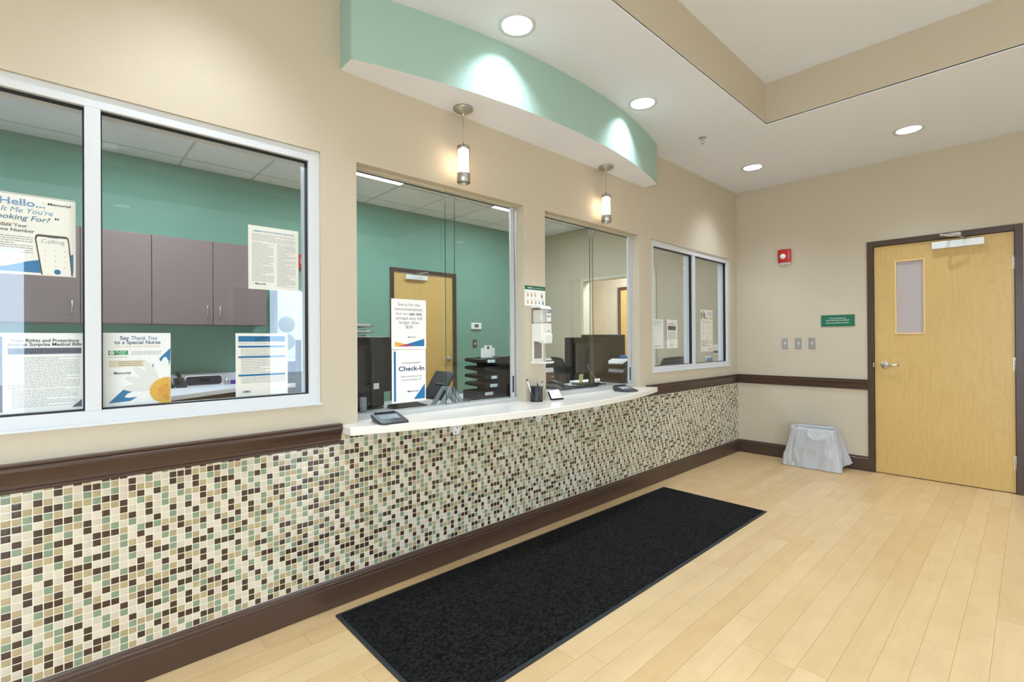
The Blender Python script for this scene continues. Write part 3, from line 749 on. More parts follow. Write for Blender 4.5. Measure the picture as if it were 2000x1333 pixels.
# pendants
def pendant(x, y, label):
    t = thing('pendant_light', label, 'pendant light', (x, y, 2.172), 'small pendant lamps under the soffit')
    MB().lathe((x, y, 0), [(0.0, 2.5995), (0.057, 2.5995), (0.057, 2.590), (0.050, 2.586), (0.036, 2.582), (0.034, 2.577), (0.014, 2.574), (0.007, 2.560), (0.004, 2.535), (0.0, 2.535)], M_NICKEL).build('canopy', t)
    MB().cyl((x, y, 2.40), (x, y, 2.54), 0.0022, M_NICKEL, seg=10).build('cord', t)
    MB().lathe((x, y, 0), [(0.0, 2.408), (0.004, 2.405), (0.007, 2.384), (0.037, 2.380), (0.038, 2.362), (0.036, 2.360), (0.0, 2.360)], M_NICKEL).build('cap', t)
    MB().lathe((x, y, 0), [(0.030, 2.360), (0.030, 2.225), (0.0, 2.225)], M_PEND).build('diffuser', t)
    MB().lathe((x, y, 0), [(0.037, 2.361), (0.037, 2.214)], M_CLEAR).build('glass_sleeve', t)
    MB().lathe((x, y, 0), [(0.0295, 2.224), (0.038, 2.226), (0.0385, 2.222), (0.037, 2.219), (0.0385, 2.216), (0.0385, 2.174), (0.036, 2.172), (0.034, 2.176), (0.030, 2.215)], M_NICKEL).build('bottom_ring', t)
    MB().lathe((x, y, 0), [(0.0, 2.2235), (0.036, 2.2235)], M_DKGREY).build('lamp_holder', t)  # dark disc added to hide the diffuser's glow inside the ring
    return t
pendant(0.087, 1.705, 'small cylinder pendant lamp over the left sliding window')
pendant(0.077, 3.083, 'small cylinder pendant lamp over the right sliding window')
# sprinkler
t = thing('fire_sprinkler', 'chrome fire sprinkler head hanging from the white ceiling', 'sprinkler', (0.454, 3.898, 2.88))
MB().lathe((0.454, 3.898, ZC), [(0.040, 0), (0.039, -0.004), (0.018, -0.010), (0.0, -0.010)], M_STEEL, seg=28).build('escutcheon', t)
mb = MB().cyl((0.454, 3.898, ZC-0.028), (0.454, 3.898, ZC-0.008), 0.010, M_STEEL)
for s_ in (-1, 1): mb.tube([(0.454+s_*0.009, 3.898, ZC-0.026), (0.454+s_*0.012, 3.898, ZC-0.038), (0.454, 3.898, ZC-0.052)], 0.0025, M_STEEL)
mb.build('sprinkler_body', t)
MB().lathe((0.454, 3.898, ZC-0.056), [(0.0, 0), (0.014, 0), (0.014, 0.003), (0.0, 0.003)], M_STEEL, seg=16).build('deflector', t)


# ================================================================== COUNTER
arc = arc_pts(1.010, 3.748, 0.115, 0.330, 40)
poly = [(0.0005, 1.010)]+arc+[(0.0005, 3.748)]
ct = thing('reception_counter', 'cream solid surface reception counter with a curved front under the sliding windows', 'counter', (0.15, 2.38, 0.827))
o_ = MB().prism(poly, 2, 0.8275, 0.867, M_COUNTER).build('countertop', ct, bevel=0.005, seg=3)
o_.modifiers['bevel'].limit_method = 'WEIGHT'; me_ = o_.data; wt = me_.attributes.new('bevel_weight_edge', 'FLOAT', 'EDGE')
for e_ in me_.edges:        # round every edge except the one against the wall
    q = [me_.vertices[k].co.x+0.15 for k in e_.vertices]; zz = [me_.vertices[k].co.z for k in e_.vertices]
    wt.data[e_.index].value = 0.0 if max(q) < 0.002 or (abs(zz[0]-zz[1]) > 0.01 and min(q) > 0.12 and not (abs(q[0]-0.115) < 1e-3)) else 1.0
for y in (1.70, 2.39, 3.03):
    mb = MB().box(0.0065, 0.011, y-0.022, y+0.022, 0.728, 0.827, M_WPL).box(0.011, 0.20, y-0.022, y+0.022, 0.8225, 0.827, M_WPL)
    mb.prism([(0.011, 0.735), (0.075, 0.822), (0.011, 0.822)], 1, y+0.0195, y+0.022, M_WPL)
    br = mb.build('bracket', ct)
    for (dy, z) in ((-0.006, 0.742), (0.006, 0.768), (-0.006, 0.794)):
        MB().lathe((0.011, y+dy, z), [(0.0058, 0.0001), (0.0050, 0.0018), (0.0, 0.0018)], M_GREY, (1, 0, 0), 12).build('screw', br)

# floor mat
fm = thing('floor_mat', 'long black ribbed entrance mat on the maple floor in front of the counter', 'mat', (0.52, 2.38, 0))
A_, B_, C_, D_ = (0.084, 0.943), (0.120, 3.823), (0.962, 3.817), (0.946, 0.930)
def inset(t):
    cs = [Vector(q) for q in (D_, C_, B_, A_)]; out = []
    for i in range(4):
        p, a, b = cs[i], (cs[i-1]-cs[i]).normalized(), (cs[(i+1) % 4]-cs[i]).normalized()
        c = p+(a+b)*t
        for k in range(4):
            w2 = k/3; out.append(tuple(c+(a*(1-w2)**2+b*w2**2)*0.010))
    return out
MB().prism(inset(0.0), 2, 0.0005, 0.0045, M_MATEDGE).build('rubber_border', fm)
MB().prism(inset(0.020), 2, 0.0045, 0.0095, M_MAT).build('carpet', fm)

# ---- waste bin with its bag
bx, by = 0.812, 5.515
wb = thing('waste_bin', 'grey waste bin lined with a white plastic bag, below the light switches', 'waste bin', (bx, by, 0))
def rrect(hx, hy, t, e=5.0):
    c, s_ = math.cos(t), math.sin(t)
    return (hx*math.copysign(abs(c)**(2/e), c), hy*math.copysign(abs(s_)**(2/e), s_))
N = 120; mb = MB(); M_BIN = pbr('bin_grey', (104, 108, 110), 0.5)
prof = [(0.150, 0.088, 0.002), (0.165, 0.098, 0.12), (0.180, 0.108, 0.25), (0.192, 0.116, 0.374), (0.186, 0.110, 0.374), (0.160, 0.092, 0.14), (0.145, 0.082, 0.010)]
v = []; f = []
for (hx, hy, z) in prof:
    for i in range(60):
        a, b = rrect(hx, hy, 2*math.pi*i/60); v.append((bx+a, by+b, z))
for j in range(len(prof)-1):
    for i in range(60): f.append((j*60+i, j*60+(i+1)%60, (j+1)*60+(i+1)%60, (j+1)*60+i))
f.append(tuple(range(59, -1, -1))); f.append(tuple((len(prof)-1)*60+i for i in range(60)))
mb.add(v, f, M_BIN, True); mb.build('bin_body', wb)
t = NT('translucent_bag'); nt = t.nt
t.b.inputs['Base Color'].default_value = lin((240, 239, 238)); t.b.inputs['Roughness'].default_value = 0.3
tl = nt.nodes.new('ShaderNodeBsdfTranslucent'); tl.inputs[0].default_value = lin((240, 239, 238))
tp = nt.nodes.new('ShaderNodeBsdfTransparent'); ms = nt.nodes.new('ShaderNodeMixShader'); ms.inputs[0].default_value = 0.45
m2 = nt.nodes.new('ShaderNodeMixShader'); m2.inputs[0].default_value = 0.27
nt.links.new(t.b.outputs[0], ms.inputs[1]); nt.links.new(tl.outputs[0], ms.inputs[2]); nt.links.new(ms.outputs[0], m2.inputs[1]); nt.links.new(tp.outputs[0], m2.inputs[2])
nt.links.new(m2.outputs[0], nt.nodes['Material Output'].inputs[0])
M_BAG = t.m
from mathutils import noise as mnoise
NT_ = 220; NZ = 46
v = []; f = []
corner = [(0.6, 0.070, 0.9), (2.55, 0.035, 1.0), (3.75, 0.050, 1.1), (5.55, 0.045, 0.8)]   # pulled-out corners: angle, reach, width
rows = [(-0.75, 0), (-0.4, 0), (-0.15, 0), (0.0, 0)]+[(j/NZ, 1) for j in range(0, NZ+1)]
def crease(th, s_):
    c, q = math.cos(th), math.sin(th)
    p = Vector((c*2.3, q*2.3, s_*0.9))
    r1 = 1-abs(mnoise.noise(p*1.5+Vector((3.1, 0.7, 0.0))))*2.4            # long ridges
    r2 = 1-abs(mnoise.noise(Vector((c*5, q*5, s_*2.6+c*2.0))*1.3+Vector((7, 2, 5))))*2.6
    r3 = mnoise.noise(Vector((c*11, q*11, s_*7)))
    return max(r1, -0.6)**1 * 0.55+max(r2, -0.5)*0.38+r3*0.18-0.45
for (s_, out) in rows:
    for i in range(NT_):
        th = 2*math.pi*i/NT_
        wob = 0.006*mnoise.noise(Vector((math.cos(th)*3, math.sin(th)*3, 0.5)))
        if not out:
            hx, hy = 0.178+0.02*s_, 0.104+0.02*s_
            a, b = rrect(hx, hy, th); cr_ = crease(th, s_*2)
            k = 1+0.03*cr_*(-s_); v.append((bx+a*k, by+b*k, 0.388+wob+s_*0.16))
        else:
            e = s_**1.15
            hx = 0.1965+0.044*e; hy = 0.1205+0.026*e
            a, b = rrect(hx, hy, th, 5.0-1.6*s_); L_ = math.hypot(a, b)
            reach = sum(r0*math.exp(-((th-t0+math.pi) % (2*math.pi)-math.pi)**2/(0.16*w0)) for t0, r0, w0 in corner)*e
            k = 1+reach/L_+(0.014+0.115*min(1, s_*1.8)*(1-0.25*s_))*crease(th, s_)
            a, b = a*k, b*k
            z = (0.390+wob)*(1-s_)+0.004
            z += max(0, math.cos(th-0.55))**4*0.055*e
            v.append((bx+a, min(by+b, YF-0.020), z))
for j in range(len(rows)-1):
    for i in range(NT_): f.append((j*NT_+i, j*NT_+(i+1) % NT_, (j+1)*NT_+(i+1) % NT_, (j+1)*NT_+i))
bag = MB().add(v, f, M_BAG, True).build('bin_bag', wb, fix=False)
md = bag.modifiers.new('thickness', 'SOLIDIFY'); md.thickness = 0.0007
# loose end of the bag folded out over the rim
def flap(u, v_):
    x = bx-0.03+0.135*u+0.035*v_*u; d = v_*(0.55+0.45*math.sin(u*2.0+0.4)-0.25*abs(u-0.35))
    z = 0.392-0.115*d; y = by-0.124-0.020*v_-0.010*mnoise.noise(Vector((u*6, v_*3, 2)))*v_
    return (x, y, z)
MB().grid(flap, 20, 12, M_BAG).build('bag_flap', bag, solid=0.0008, fix=False)

# ================================================================== FAR WALL FITTINGS
YW = YF
t = thing('fire_alarm_strobe', 'red fire alarm strobe on the beige wall left of the birch door', 'fire alarm', (0.507, YW, 2.065))
MB().box(0.460, 0.556, YW-0.016, YW, 2.066, 2.20, M_WPL).build('backbox', t, bevel=0.003)
mb = MB(); prof = [(0.445, YW-0.014), (0.445, YW-0.030), (0.470, YW-0.042), (0.507, YW-0.047), (0.545, YW-0.042), (0.570, YW-0.030), (0.570, YW-0.014)]
mb.prism(prof, 2, 2.085, 2.222, M_RED).build('red_housing', t, bevel=0.003)
MB().lathe((0.498, YW-0.044, 2.148), [(0.030, -0.004), (0.028, 0.006), (0.018, 0.016), (0.0, 0.020)], pbr('strobe_lens', (236, 240, 240), 0.12, spec=0.9), (0, -1, 0), 20).build('strobe_lens', t)
mb = MB()
for (i, c) in enumerate('FIRE'):
    vs, fs = text_poly(c, 0.02)
    # letters run up the right side of the housing
    mb.add([(0.549+q[0]*0.012, YW-0.0402-(-q[0]*0.0), 2.175-i*0.016+q[1]*0.014) for q in vs], fs, M_WPL)
mb.build('fire_lettering', t, fix=False)
# green notice
s = far_sheet(YW-0.008, 0.838, 1.394, 1.122, 1.508, M_DGREEN, 0.007)
s.text('The use of cell phones', 0.5, 0.68, 0.085, M_WPL, 'C', bold=0.02, w=0.50)
s.text('beyond this point is prohibited.', 0.5, 0.50, 0.085, M_WPL, 'C', bold=0.02, w=0.70)
s.text('Please turn off before entering.', 0.5, 0.27, 0.085, M_WPL, 'C', bold=0.02, w=0.70)
s.done('wall_notice', 'green notice with three lines of white lettering beside the birch door', 'sign')
bpy.data.objects['wall_notice'].name = 'cell_phone_notice'
for (x, lb) in ((0.502, 'leftmost of the three brushed steel light switches'), (0.632, 'middle one of the three brushed steel light switches'), (0.757, 'right one of the three brushed steel light switches, nearest the door')):
    t = thing('light_switch', lb, 'light switch', (x, YW, 1.168), 'brushed steel light switches by the door')
    MB().box(x-0.035, x+0.035, YW-0.006, YW, 1.168, 1.282, M_NICKEL).build('switch_plate', t, bevel=0.003)
    mb = MB().box(x-0.006, x+0.006, YW-0.0075, YW-0.006, 1.213, 1.237, M_WPL).prism([(YW-0.007, 1.222), (YW-0.020, 1.232), (YW-0.018, 1.238), (YW-0.007, 1.234)], 0, x-0.004, x+0.004, M_WPL)
    mb.build('toggle', t)
    for z in (1.195, 1.255): MB().lathe((x, YW-0.006, z), [(0.0035, 0), (0.003, 0.0015), (0.0, 0.0015)], M_STEEL, (0, -1, 0), 10).build('screw', t)

# ================================================================== THINGS ON AND OVER THE COUNTER
ZT = 0.867
def sig_pad(cx, cy, rz, label):
    t = thing('signature_pad', label, 'signature pad', (cx, cy, ZT), 'signature pads on the counter')
    st = lambda: MB()
    w2, d2 = 0.074, 0.078                      # half width (local y) and half depth (local x); front is +x
    def P(a, b, c): return rot_about((cx, cy, 0), rz) @ Vector((cx+a, cy+b, c))
    outl = []
    for (a, b) in ((-1, -1), (1, -1), (1, 1), (-1, 1)):
        for k in range(4):
            ang = math.atan2(b, a)-math.pi/4+math.pi/2*k/3
            outl.append((a*(d2-0.016)+0.016*math.cos(ang), b*(w2-0.016)+0.016*math.sin(ang)))
    top = lambda a: ZT+0.024-a*0.20
    n = len(outl); mb = MB()
    v = [P(a*0.9, b*0.9, ZT+0.0005) for a, b in outl]+[P(a, b, top(a)-0.008) for a, b in outl]+[P(a*0.97, b*0.97, top(a*0.97)) for a, b in outl]
    f = [tuple(reversed(range(n))), tuple(range(2*n, 3*n))]
    for j in range(2): f += [(j*n+i, j*n+(i+1) % n, (j+1)*n+(i+1) % n, (j+1)*n+i) for i in range(n)]
    mb.add(v, f, M_DKGREY); mb.build('pad_body', t)
    q = [(-0.040, -0.050), (0.022, -0.050), (0.022, 0.050), (-0.040, 0.050)]
    v = [P(a, b, top(a)+0.0004) for a, b in q]+[P(a, b, top(a)+0.0012) for a, b in q]
    MB().add(v, [(0,3,2,1),(4,5,6,7),(0,1,5,4),(1,2,6,5),(2,3,7,6),(3,0,4,7)], pbr('pad_screen', (140, 152, 156), 0.15)).build('pad_screen', t)
    v0, v1 = P(-0.062, -0.055, top(-0.062)+0.005), P(-0.062, 0.055, top(-0.062)+0.005)
    MB().tube([v0, v0+(v1-v0)*0.3, v0+(v1-v0)*0.8, v1], 0.0042, M_BLACK).build('stylus', t)
sig_pad(0.092, 1.225, R(-6), 'black signature pad at the left end of the cream counter')
sig_pad(0.098, 3.290, R(-14), 'black signature pad at the right end of the cream counter')
# pen cup and pens
cx, cy = 0.046, 2.335
t = NT('wire_mesh_black'); t.b.inputs['Base Color'].default_value = (0.008, 0.008, 0.009, 1); t.b.inputs['Roughness'].default_value = 0.4
sx = t.n('ShaderNodeSeparateXYZ'); t.l(t.tc.outputs['Object'], sx.inputs[0])
an = t.math('MULTIPLY', t.math('ARCTAN2', sx.outputs[1], sx.outputs[0]), 0.041)
def gl(v): return t.math('GREATER_THAN', t.math('FRACT', t.math('DIVIDE', v, 0.0032)), 0.52)
t.l(t.math('MAXIMUM', gl(an), gl(sx.outputs[2])), t.b.inputs['Alpha'])
M_MESH = t.m
pc = thing('pen_cup', 'black wire mesh pen cup on the counter under the hand sanitizer', 'pen cup', (cx, cy, ZT))
MB().lathe((cx, cy, ZT), [(0.040, 0.003), (0.041, 0.096)], M_MESH, seg=40).build('mesh_side', pc, fix=False)
MB().lathe((cx, cy, ZT), [(0.0, 0.0004), (0.0415, 0.0004), (0.0415, 0.004), (0.0, 0.004)], M_BLACK, seg=36).build('base', pc)
MB().lathe((cx, cy, ZT), [(0.0405, 0.095), (0.0425, 0.095), (0.0425, 0.099), (0.0405, 0.099), (0.0405, 0.095)], M_BLACK, seg=36).build('rim', pc)
pens = [((-0.012, -0.012), (-0.030, -0.062), 0.150, M_WPL, 'white pen leaning left out of the mesh cup'), ((0.010, -0.004), (0.034, 0.012), 0.136, M_GREY, 'grey pen standing upright in the mesh cup'),
        ((-0.006, 0.014), (0.010, 0.046), 0.134, M_WPL, 'white pen leaning right in the mesh cup'), ((0.016, 0.010), (-0.026, 0.034), 0.122, M_BLACK, 'black pen in the mesh cup')]
for (a, b, h, m, lb) in pens:
    p0 = Vector((cx+a[0], cy+a[1], ZT+0.006)); p1 = Vector((max(cx+b[0], 0.012), cy+b[1], ZT+h)); d = (p1-p0)
    pn = thing('pen', lb, 'pen', p0, 'pens in the mesh cup')
    MB().cyl(p0+d*0.08, p0+d*0.9, 0.0042, m, seg=12).build('barrel', pn)
    MB().cyl(p0, p0+d*0.08, 0.0012, M_STEEL, r2=0.0042, seg=12).build('tip', pn)
    MB().cyl(p0+d*0.9, p1, 0.0044, M_BLACK if m is M_WPL else M_GREY, r2=0.003, seg=12).build('cap', pn)
# card holder
hc = (0.062, 2.495)
ch = thing('card_holder', 'small black card holder with white cards next to the pen cup', 'card holder', (hc[0], hc[1], ZT))
M_ = rot_about((hc[0], hc[1], 0), R(-8))
mb = MB().prism([(0.098, ZT+0.0005), (0.098, ZT+0.012), (0.090, ZT+0.010), (0.085, ZT+0.004), (0.055, ZT+0.052), (0.050, ZT+0.050), (0.078, ZT+0.0005)], 1, hc[1]-0.050, hc[1]+0.050, M_BLACK).xf(M_)
mb.build('stand', ch)
def inc(x0, z0, x1, z1, y0, y1, th, m):
    return MB().prism([(x0, z0), (x1, z1), (x1+th, z1+th*0.5), (x0+th, z0+th*0.5)], 1, y0, y1, m)
inc(0.0865, ZT+0.006, 0.050, ZT+0.064, hc[1]-0.045, hc[1]+0.045, 0.004, M_PAPER).xf(M_).build('cards', ch)

# hand sanitizer dispenser
YD0, YD1 = 2.335, 2.430
sd = thing('sanitizer_dispenser', 'white hand sanitizer dispenser with drip tray on the wall between the sliding windows', 'sanitizer dispenser', (0.0, 2.385, 1.115))
M_SD = pbr('dispenser_white', (232, 228, 216), 0.35)
mb = MB().box(0, 0.012, YD0+0.004, YD1+0.012, 1.115, 1.30, M_SD).build('back_plate', sd, bevel=0.003)
MB().box(0.012, 0.0135, YD0+0.014, YD1-0.008, 1.150, 1.262, pbr('plate_taupe', (134, 126, 118), 0.5)).build('plate_panel', sd)
mb = MB().prism([(0.0, 1.270), (0.060, 1.262), (0.092, 1.270), (0.100, 1.285), (0.100, 1.385), (0.0, 1.385)], 1, YD0, YD1, M_SD)
mb.build('lower_housing', sd, bevel=0.006, seg=3)
MB().prism([(0.050, 1.258), (0.098, 1.250), (0.110, 1.258), (0.112, 1.312), (0.095, 1.322), (0.050, 1.322)], 1, YD0+0.012, YD1-0.004, M_SD).build('push_bar', sd, bevel=0.006, seg=3)
MB().box(0.1002, 0.1008, YD0+0.052, YD0+0.076, 1.330, 1.337, M_GREYINK).build('maker_mark', sd)
MB().box(0.004, 0.090, YD0+0.008, YD1-0.008, 1.386, 1.478, pbr('sanitizer_refill', (222, 216, 204), 0.25)).build('refill_bottle', sd, bevel=0.01, seg=3)
MB().prism([(0.0, 1.386), (0.098, 1.386), (0.098, 1.478), (0.078, 1.492), (0.0, 1.496)], 1, YD0, YD1, M_CLEAR).build('clear_cover', sd)
MB().prism([(0.0, 1.490), (0.070, 1.487), (0.092, 1.478), (0.100, 1.480), (0.082, 1.502), (0.0, 1.510)], 1, YD0-0.001, YD1+0.001, M_SD).build('top_cover', sd, bevel=0.003)
MB().prism([(0.0, 1.115), (0.105, 1.118), (0.118, 1.128), (0.112, 1.132), (0.098, 1.126), (0.014, 1.124), (0.0, 1.130)], 1, YD0-0.004, YD1+0.004, M_SD).build('drip_tray', sd, bevel=0.002)
s = Sheet((0.0985, YD0+0.045, 1.398), (0,1,0), (0,0,1), 0.044, 0.078, None, mb=MB())
s.rect(0, 0, 1, 1, M_WPL, 1); s.poly([(0.10, 0.72), (0.95, 0.72), (1.0, 0.98), (0.20, 0.98)], M_PURPLE, 2); s.text('PURELL', 0.2, 0.79, 0.13, M_WPL, 'L', w=0.68, bold=0.02, shear=0.2, lay=3)
s.rect(0.1, 0.50, 0.8, 0.55, M_GREYINK, 2); s.rect(0.1, 0.38, 0.95, 0.44, M_PURPLE, 2); s.rect(0.35, 0.1, 0.75, 0.22, M_CREAMP, 2)
s.mb.build('refill_label', sd, fix=False)

# hand washing instructions
s = left_sheet(0.0012, 2.2745, 1.505, 2.473, 1.640, M_PAPER, 0.001)
s.rect(0, 0.80, 1, 1, M_DGREEN)
s.text('Handwashing', 0.14, 0.865, 0.075, M_WPL, 'L', bold=0.03, w=0.22); s.text('with an alcohol based hand rub', 0.38, 0.865, 0.055, M_WPL, 'L', w=0.52)
M_SKIN = pbr('print_tan', (206, 166, 108), 0.6); M_SKD = pbr('print_brown', (140, 92, 56), 0.6)
rd = random.Random(3)
for (cxx, cyy, mm) in ((0.14, 0.54, M_SKIN), (0.32, 0.54, M_SKIN), (0.50, 0.56, M_GOLD), (0.83, 0.52, M_SKD), (0.14, 0.18, M_SKIN), (0.33, 0.18, M_GOLD), (0.52, 0.18, M_SKIN), (0.70, 0.18, M_GREYINK), (0.88, 0.18, M_LBLUE)):
    if cxx != 0.70:
        s.disc(cxx, cyy-0.04, 0.038, mm, 1, 10, 0.07)
        for k in range(4): s.poly([(cxx-0.034+k*0.018, cyy), (cxx-0.022+k*0.018, cyy), (cxx-0.014+k*0.021, cyy+0.13-0.02*abs(k-1.5)), (cxx-0.024+k*0.021, cyy+0.13-0.02*abs(k-1.5))], mm, 1)
    else: s.disc(cxx, cyy, 0.04, mm, 1, 14)
    s.rect(cxx-0.065, cyy+0.12, cxx-0.045, cyy+0.16, M_PGREEN, 2)
s.done('hand_washing_poster', 'small white poster with green header and hand drawings above the sanitizer dispenser', 'poster')

# ---- signs taped in the left sliding window
XP = -0.0968
s = left_sheet(XP, 1.344, 1.226, 1.567, 1.507, M_PAPER)
for (tx, yy) in (('Sorry for the', 0.865), ('inconvenience,', 0.775), ('but we', 0.685), ('accept any bill', 0.595), ('larger than', 0.508), ('$20', 0.42)):
    if tx == 'but we':
        s.text('but we', 0.13, yy, 0.062, M_GREYINK, 'L', w=0.32); s.text('can not', 0.50, yy, 0.062, M_INK, 'L', w=0.37, bold=0.02)
    else: s.text(tx, 0.5, yy, 0.062, pbr('sign_grey_ink', (112, 106, 104), 0.6), 'C', w={'Sorry for the': 0.64, 'inconvenience,': 0.80, 'accept any bill': 0.76, 'larger than': 0.56, '$20': 0.20}[tx])
logo(s, 0.46, 0.235, 0.026, M_INK, 0.22)
s.poly([(0.09, 0.06), (0.09, 0.155), (0.42, 0.10), (0.16, 0.06)], M_GOLD); s.poly([(0.16, 0.06), (0.42, 0.105), (0.66, 0.06)], M_MAG); s.poly([(0.42, 0.105), (0.94, 0.21), (0.94, 0.06), (0.66, 0.06)], M_BLUE)
s.done('sorry_notice', 'white notice about large bills taped to the left sliding glass, upper one of two', 'notice')
s = left_sheet(XP, 1.345, 0.930, 1.563, 1.2235, M_PAPER)
s.rect(0.055, 0.03, 0.115, 0.97, M_BLUE)
s.text('PAIN MANAGEMENT', 0.57, 0.735, 0.028, M_INK, 'C', w=0.56); s.text('Check-In', 0.57, 0.600, 0.088, M_INKB, 'C', w=0.76, bold=0.022)
s.text('BART EDMISTON, MD', 0.57, 0.475, 0.028, M_INK, 'C', w=0.62); s.text('LISA SLAWSON, NP', 0.57, 0.412, 0.028, M_INK, 'C', w=0.58)
logo(s, 0.45, 0.190, 0.034, M_INKB, 0.32)
s.poly([(0.63, 0.045), (0.97, 0.045), (0.97, 0.335)], M_BLUE)
s.done('check_in_notice', 'white check-in sign with blue bar and corner on the left sliding glass, lower of two', 'notice')

# ---- sheets in the large left window
XG = -0.0632
s = left_sheet(XG, -0.165, 1.509, 0.0565, 1.785, M_CREAMP)
s.rect(0.0, 0.985, 1, 0.99, M_INK)
s.text('Hello...', 0.14, 0.855, 0.085, pbr('print_grey_blue', (120, 152, 190), 0.6), 'L', w=0.50, bold=0.02)
s.text("Is It Me You're", 0.05, 0.765, 0.065, M_LBLUE, 'L', w=0.68, shear=0.25)
s.text('Looking For?', 0.04, 0.675, 0.065, pbr('print_teal_grey', (70, 112, 140), 0.6), 'L', w=0.66, bold=0.01, shear=0.25); s.text('“', 0.75, 0.675, 0.075, M_INK, 'L', bold=0.02)
s.text('Update Your', 0.06, 0.585, 0.042, M_INK, 'L', w=0.38, bold=0.01); s.text('Phone Number', 0.04, 0.525, 0.042, M_INK, 'L', w=0.48, bold=0.01)
logo(s, 0.67, 0.90, 0.032, M_INK, 0.27)
s.rect(0.06, 0.618, 0.30, 0.624, M_GOLD)
s.lines(0.06, 0.48, 0.50, 0.26, 8, M_GREYINK, seed=5)
s.poly([(0.0, 0.03), (0.62, 0.03), (0.60, 0.20), (0.45, 0.17), (0.22, 0.10), (0.0, 0.06)], M_BLUE); s.poly([(0.0, 0.09), (0.22, 0.10), (0.0, 0.16)], M_GOLD, 2); s.poly([(0.93, 0.28), (0.97, 0.30), (0.97, 0.05), (0.95, 0.05)], M_BLUE)
ph_ = [(0.595, 0.0), (0.52, 0.45), (0.53, 0.495), (0.56, 0.51), (0.88, 0.51), (0.905, 0.50), (0.92, 0.46), (0.965, 0.0)]
s.poly([(a, b+0.01) for a, b in ph_], pbr('print_phone_brown', (88, 74, 60), 0.5), 2)
s.poly([(0.612, 0.01), (0.540, 0.455), (0.555, 0.49), (0.89, 0.49), (0.905, 0.455), (0.945, 0.01)], M_CREAMP, 3)
s.rect(0.66, 0.485, 0.79, 0.505, M_SLATE, 4)
s.text('Calling', 0.73, 0.415, 0.050, M_GREYINK, 'C', w=0.27, lay=4)
for r0, row in enumerate(('123', '456', '789', '*0#')):
    for c0, d_ in enumerate(row): s.text(d_, 0.64+c0*0.115, 0.315-r0*0.068, 0.020, M_GREYINK, 'C', lay=4)
s.disc(0.78, 0.055, 0.040, M_BLUE, 4)
s.done('phone_number_poster', 'cream poster with a printed smartphone in the left pane of the large window', 'poster')
s = left_sheet(XG, -0.147, 1.034, 0.0755, 1.308, M_PAPER)
s.rect(0.0, 0.02, 0.085, 0.955, M_SLATE)

s.text('Your Rights and Protections', 0.56, 0.885, 0.042, M_INK, 'C', w=0.78, bold=0.02); s.text('Against Surprise Medical Bills', 0.56, 0.835, 0.042, M_INK, 'C', w=0.84, bold=0.02)
s.rect(0.14, 0.73, 0.98, 0.81, M_SLATE); s.lines(0.22, 0.80, 0.92, 0.74, 4, M_PAPER, h=0.3, seed=2)
s.lines(0.14, 0.70, 0.96, 0.30, 20, M_GREYINK, h=0.32, seed=9); s.lines(0.18, 0.29, 0.94, 0.06, 12, M_GREYINK, h=0.32, seed=19, cut=0.6)
s.poly([(0.86, 0.03), (0.985, 0.03), (0.985, 0.13)], M_SLATE, 2)
s.done('patient_rights_notice', 'white text notice with dark grey side bar at the bottom of the left pane', 'notice')
s = left_sheet(XG, 0.1305, 1.034, 0.339, 1.310, M_PAPER)
s.text('Say', 0.24, 0.905, 0.052, M_INKB, 'L', w=0.13, bold=0.015); s.text('Thank You', 0.40, 0.905, 0.052, M_BLUE, 'L', w=0.39, bold=0.01, shear=0.25)
s.text('to a Special Nurse', 0.50, 0.845, 0.052, M_INKB, 'C', w=0.68, bold=0.015)
s.text('WITH A DAISY AWARD NOMINATION', 0.50, 0.800, 0.020, M_GOLD, 'C', w=0.66)
s.rect(0.075, 0.695, 0.355, 0.755, M_PGREEN); s.disc(0.125, 0.725, 0.032, M_PAPER, 2, 12); s.disc(0.125, 0.725, 0.012, M_RED, 3, 10); s.text('The DAISY', 0.18, 0.728, 0.018, M_WPL, 'L', w=0.15, bold=0.02, lay=3); s.text('Award', 0.22, 0.704, 0.016, M_WPL, 'L', w=0.09, bold=0.02, lay=3)
s.lines(0.40, 0.75, 0.86, 0.69, 3, M_GREYINK, seed=4); s.lines(0.08, 0.675, 0.35, 0.655, 1, M_GREYINK, seed=5)
s.rect(0.08, 0.53, 0.60, 0.62, pbr('print_beige', (222, 208, 178), 0.6)); s.lines(0.22, 0.61, 0.56, 0.54, 3, M_INK, h=0.28, seed=6)
logo(s, 0.15, 0.43, 0.036, M_INKB, 0.24)
s.poly([(0.82, 0.635), (0.995, 0.785), (0.995, 0.64), (0.975, 0.52), (0.965, 0.60), (0.93, 0.655), (0.89, 0.65), (0.845, 0.585)], M_BLUE)
s.poly([(0.705, 0.535), (0.73, 0.57), (0.735, 0.49)], M_BLUE)
s.poly([(0.07, 0.04), (0.29, 0.22), (0.44, 0.19), (0.34, 0.155), (0.30, 0.11), (0.36, 0.10), (0.49, 0.105), (0.39, 0.055)], M_BLUE)
M_PET = pbr('print_petal', (226, 222, 214), 0.6)
for a0 in (2.0, 2.35, 2.75, 3.1):
    cxx, cyy = 0.84+0.33*math.cos(a0), 0.22+0.24*math.sin(a0); pts = []
    for k in range(14):
        tt = 2*math.pi*k/14; e1 = 0.24*math.cos(tt); e2 = 0.070*math.sin(tt)
        pts.append((cxx+e1*math.cos(a0)-e2*math.sin(a0), cyy+0.76*(e1*math.sin(a0)+e2*math.cos(a0))))
    s.poly(pts, M_PET, 1+0.2*a0)
rd = random.Random(8)
pts = []
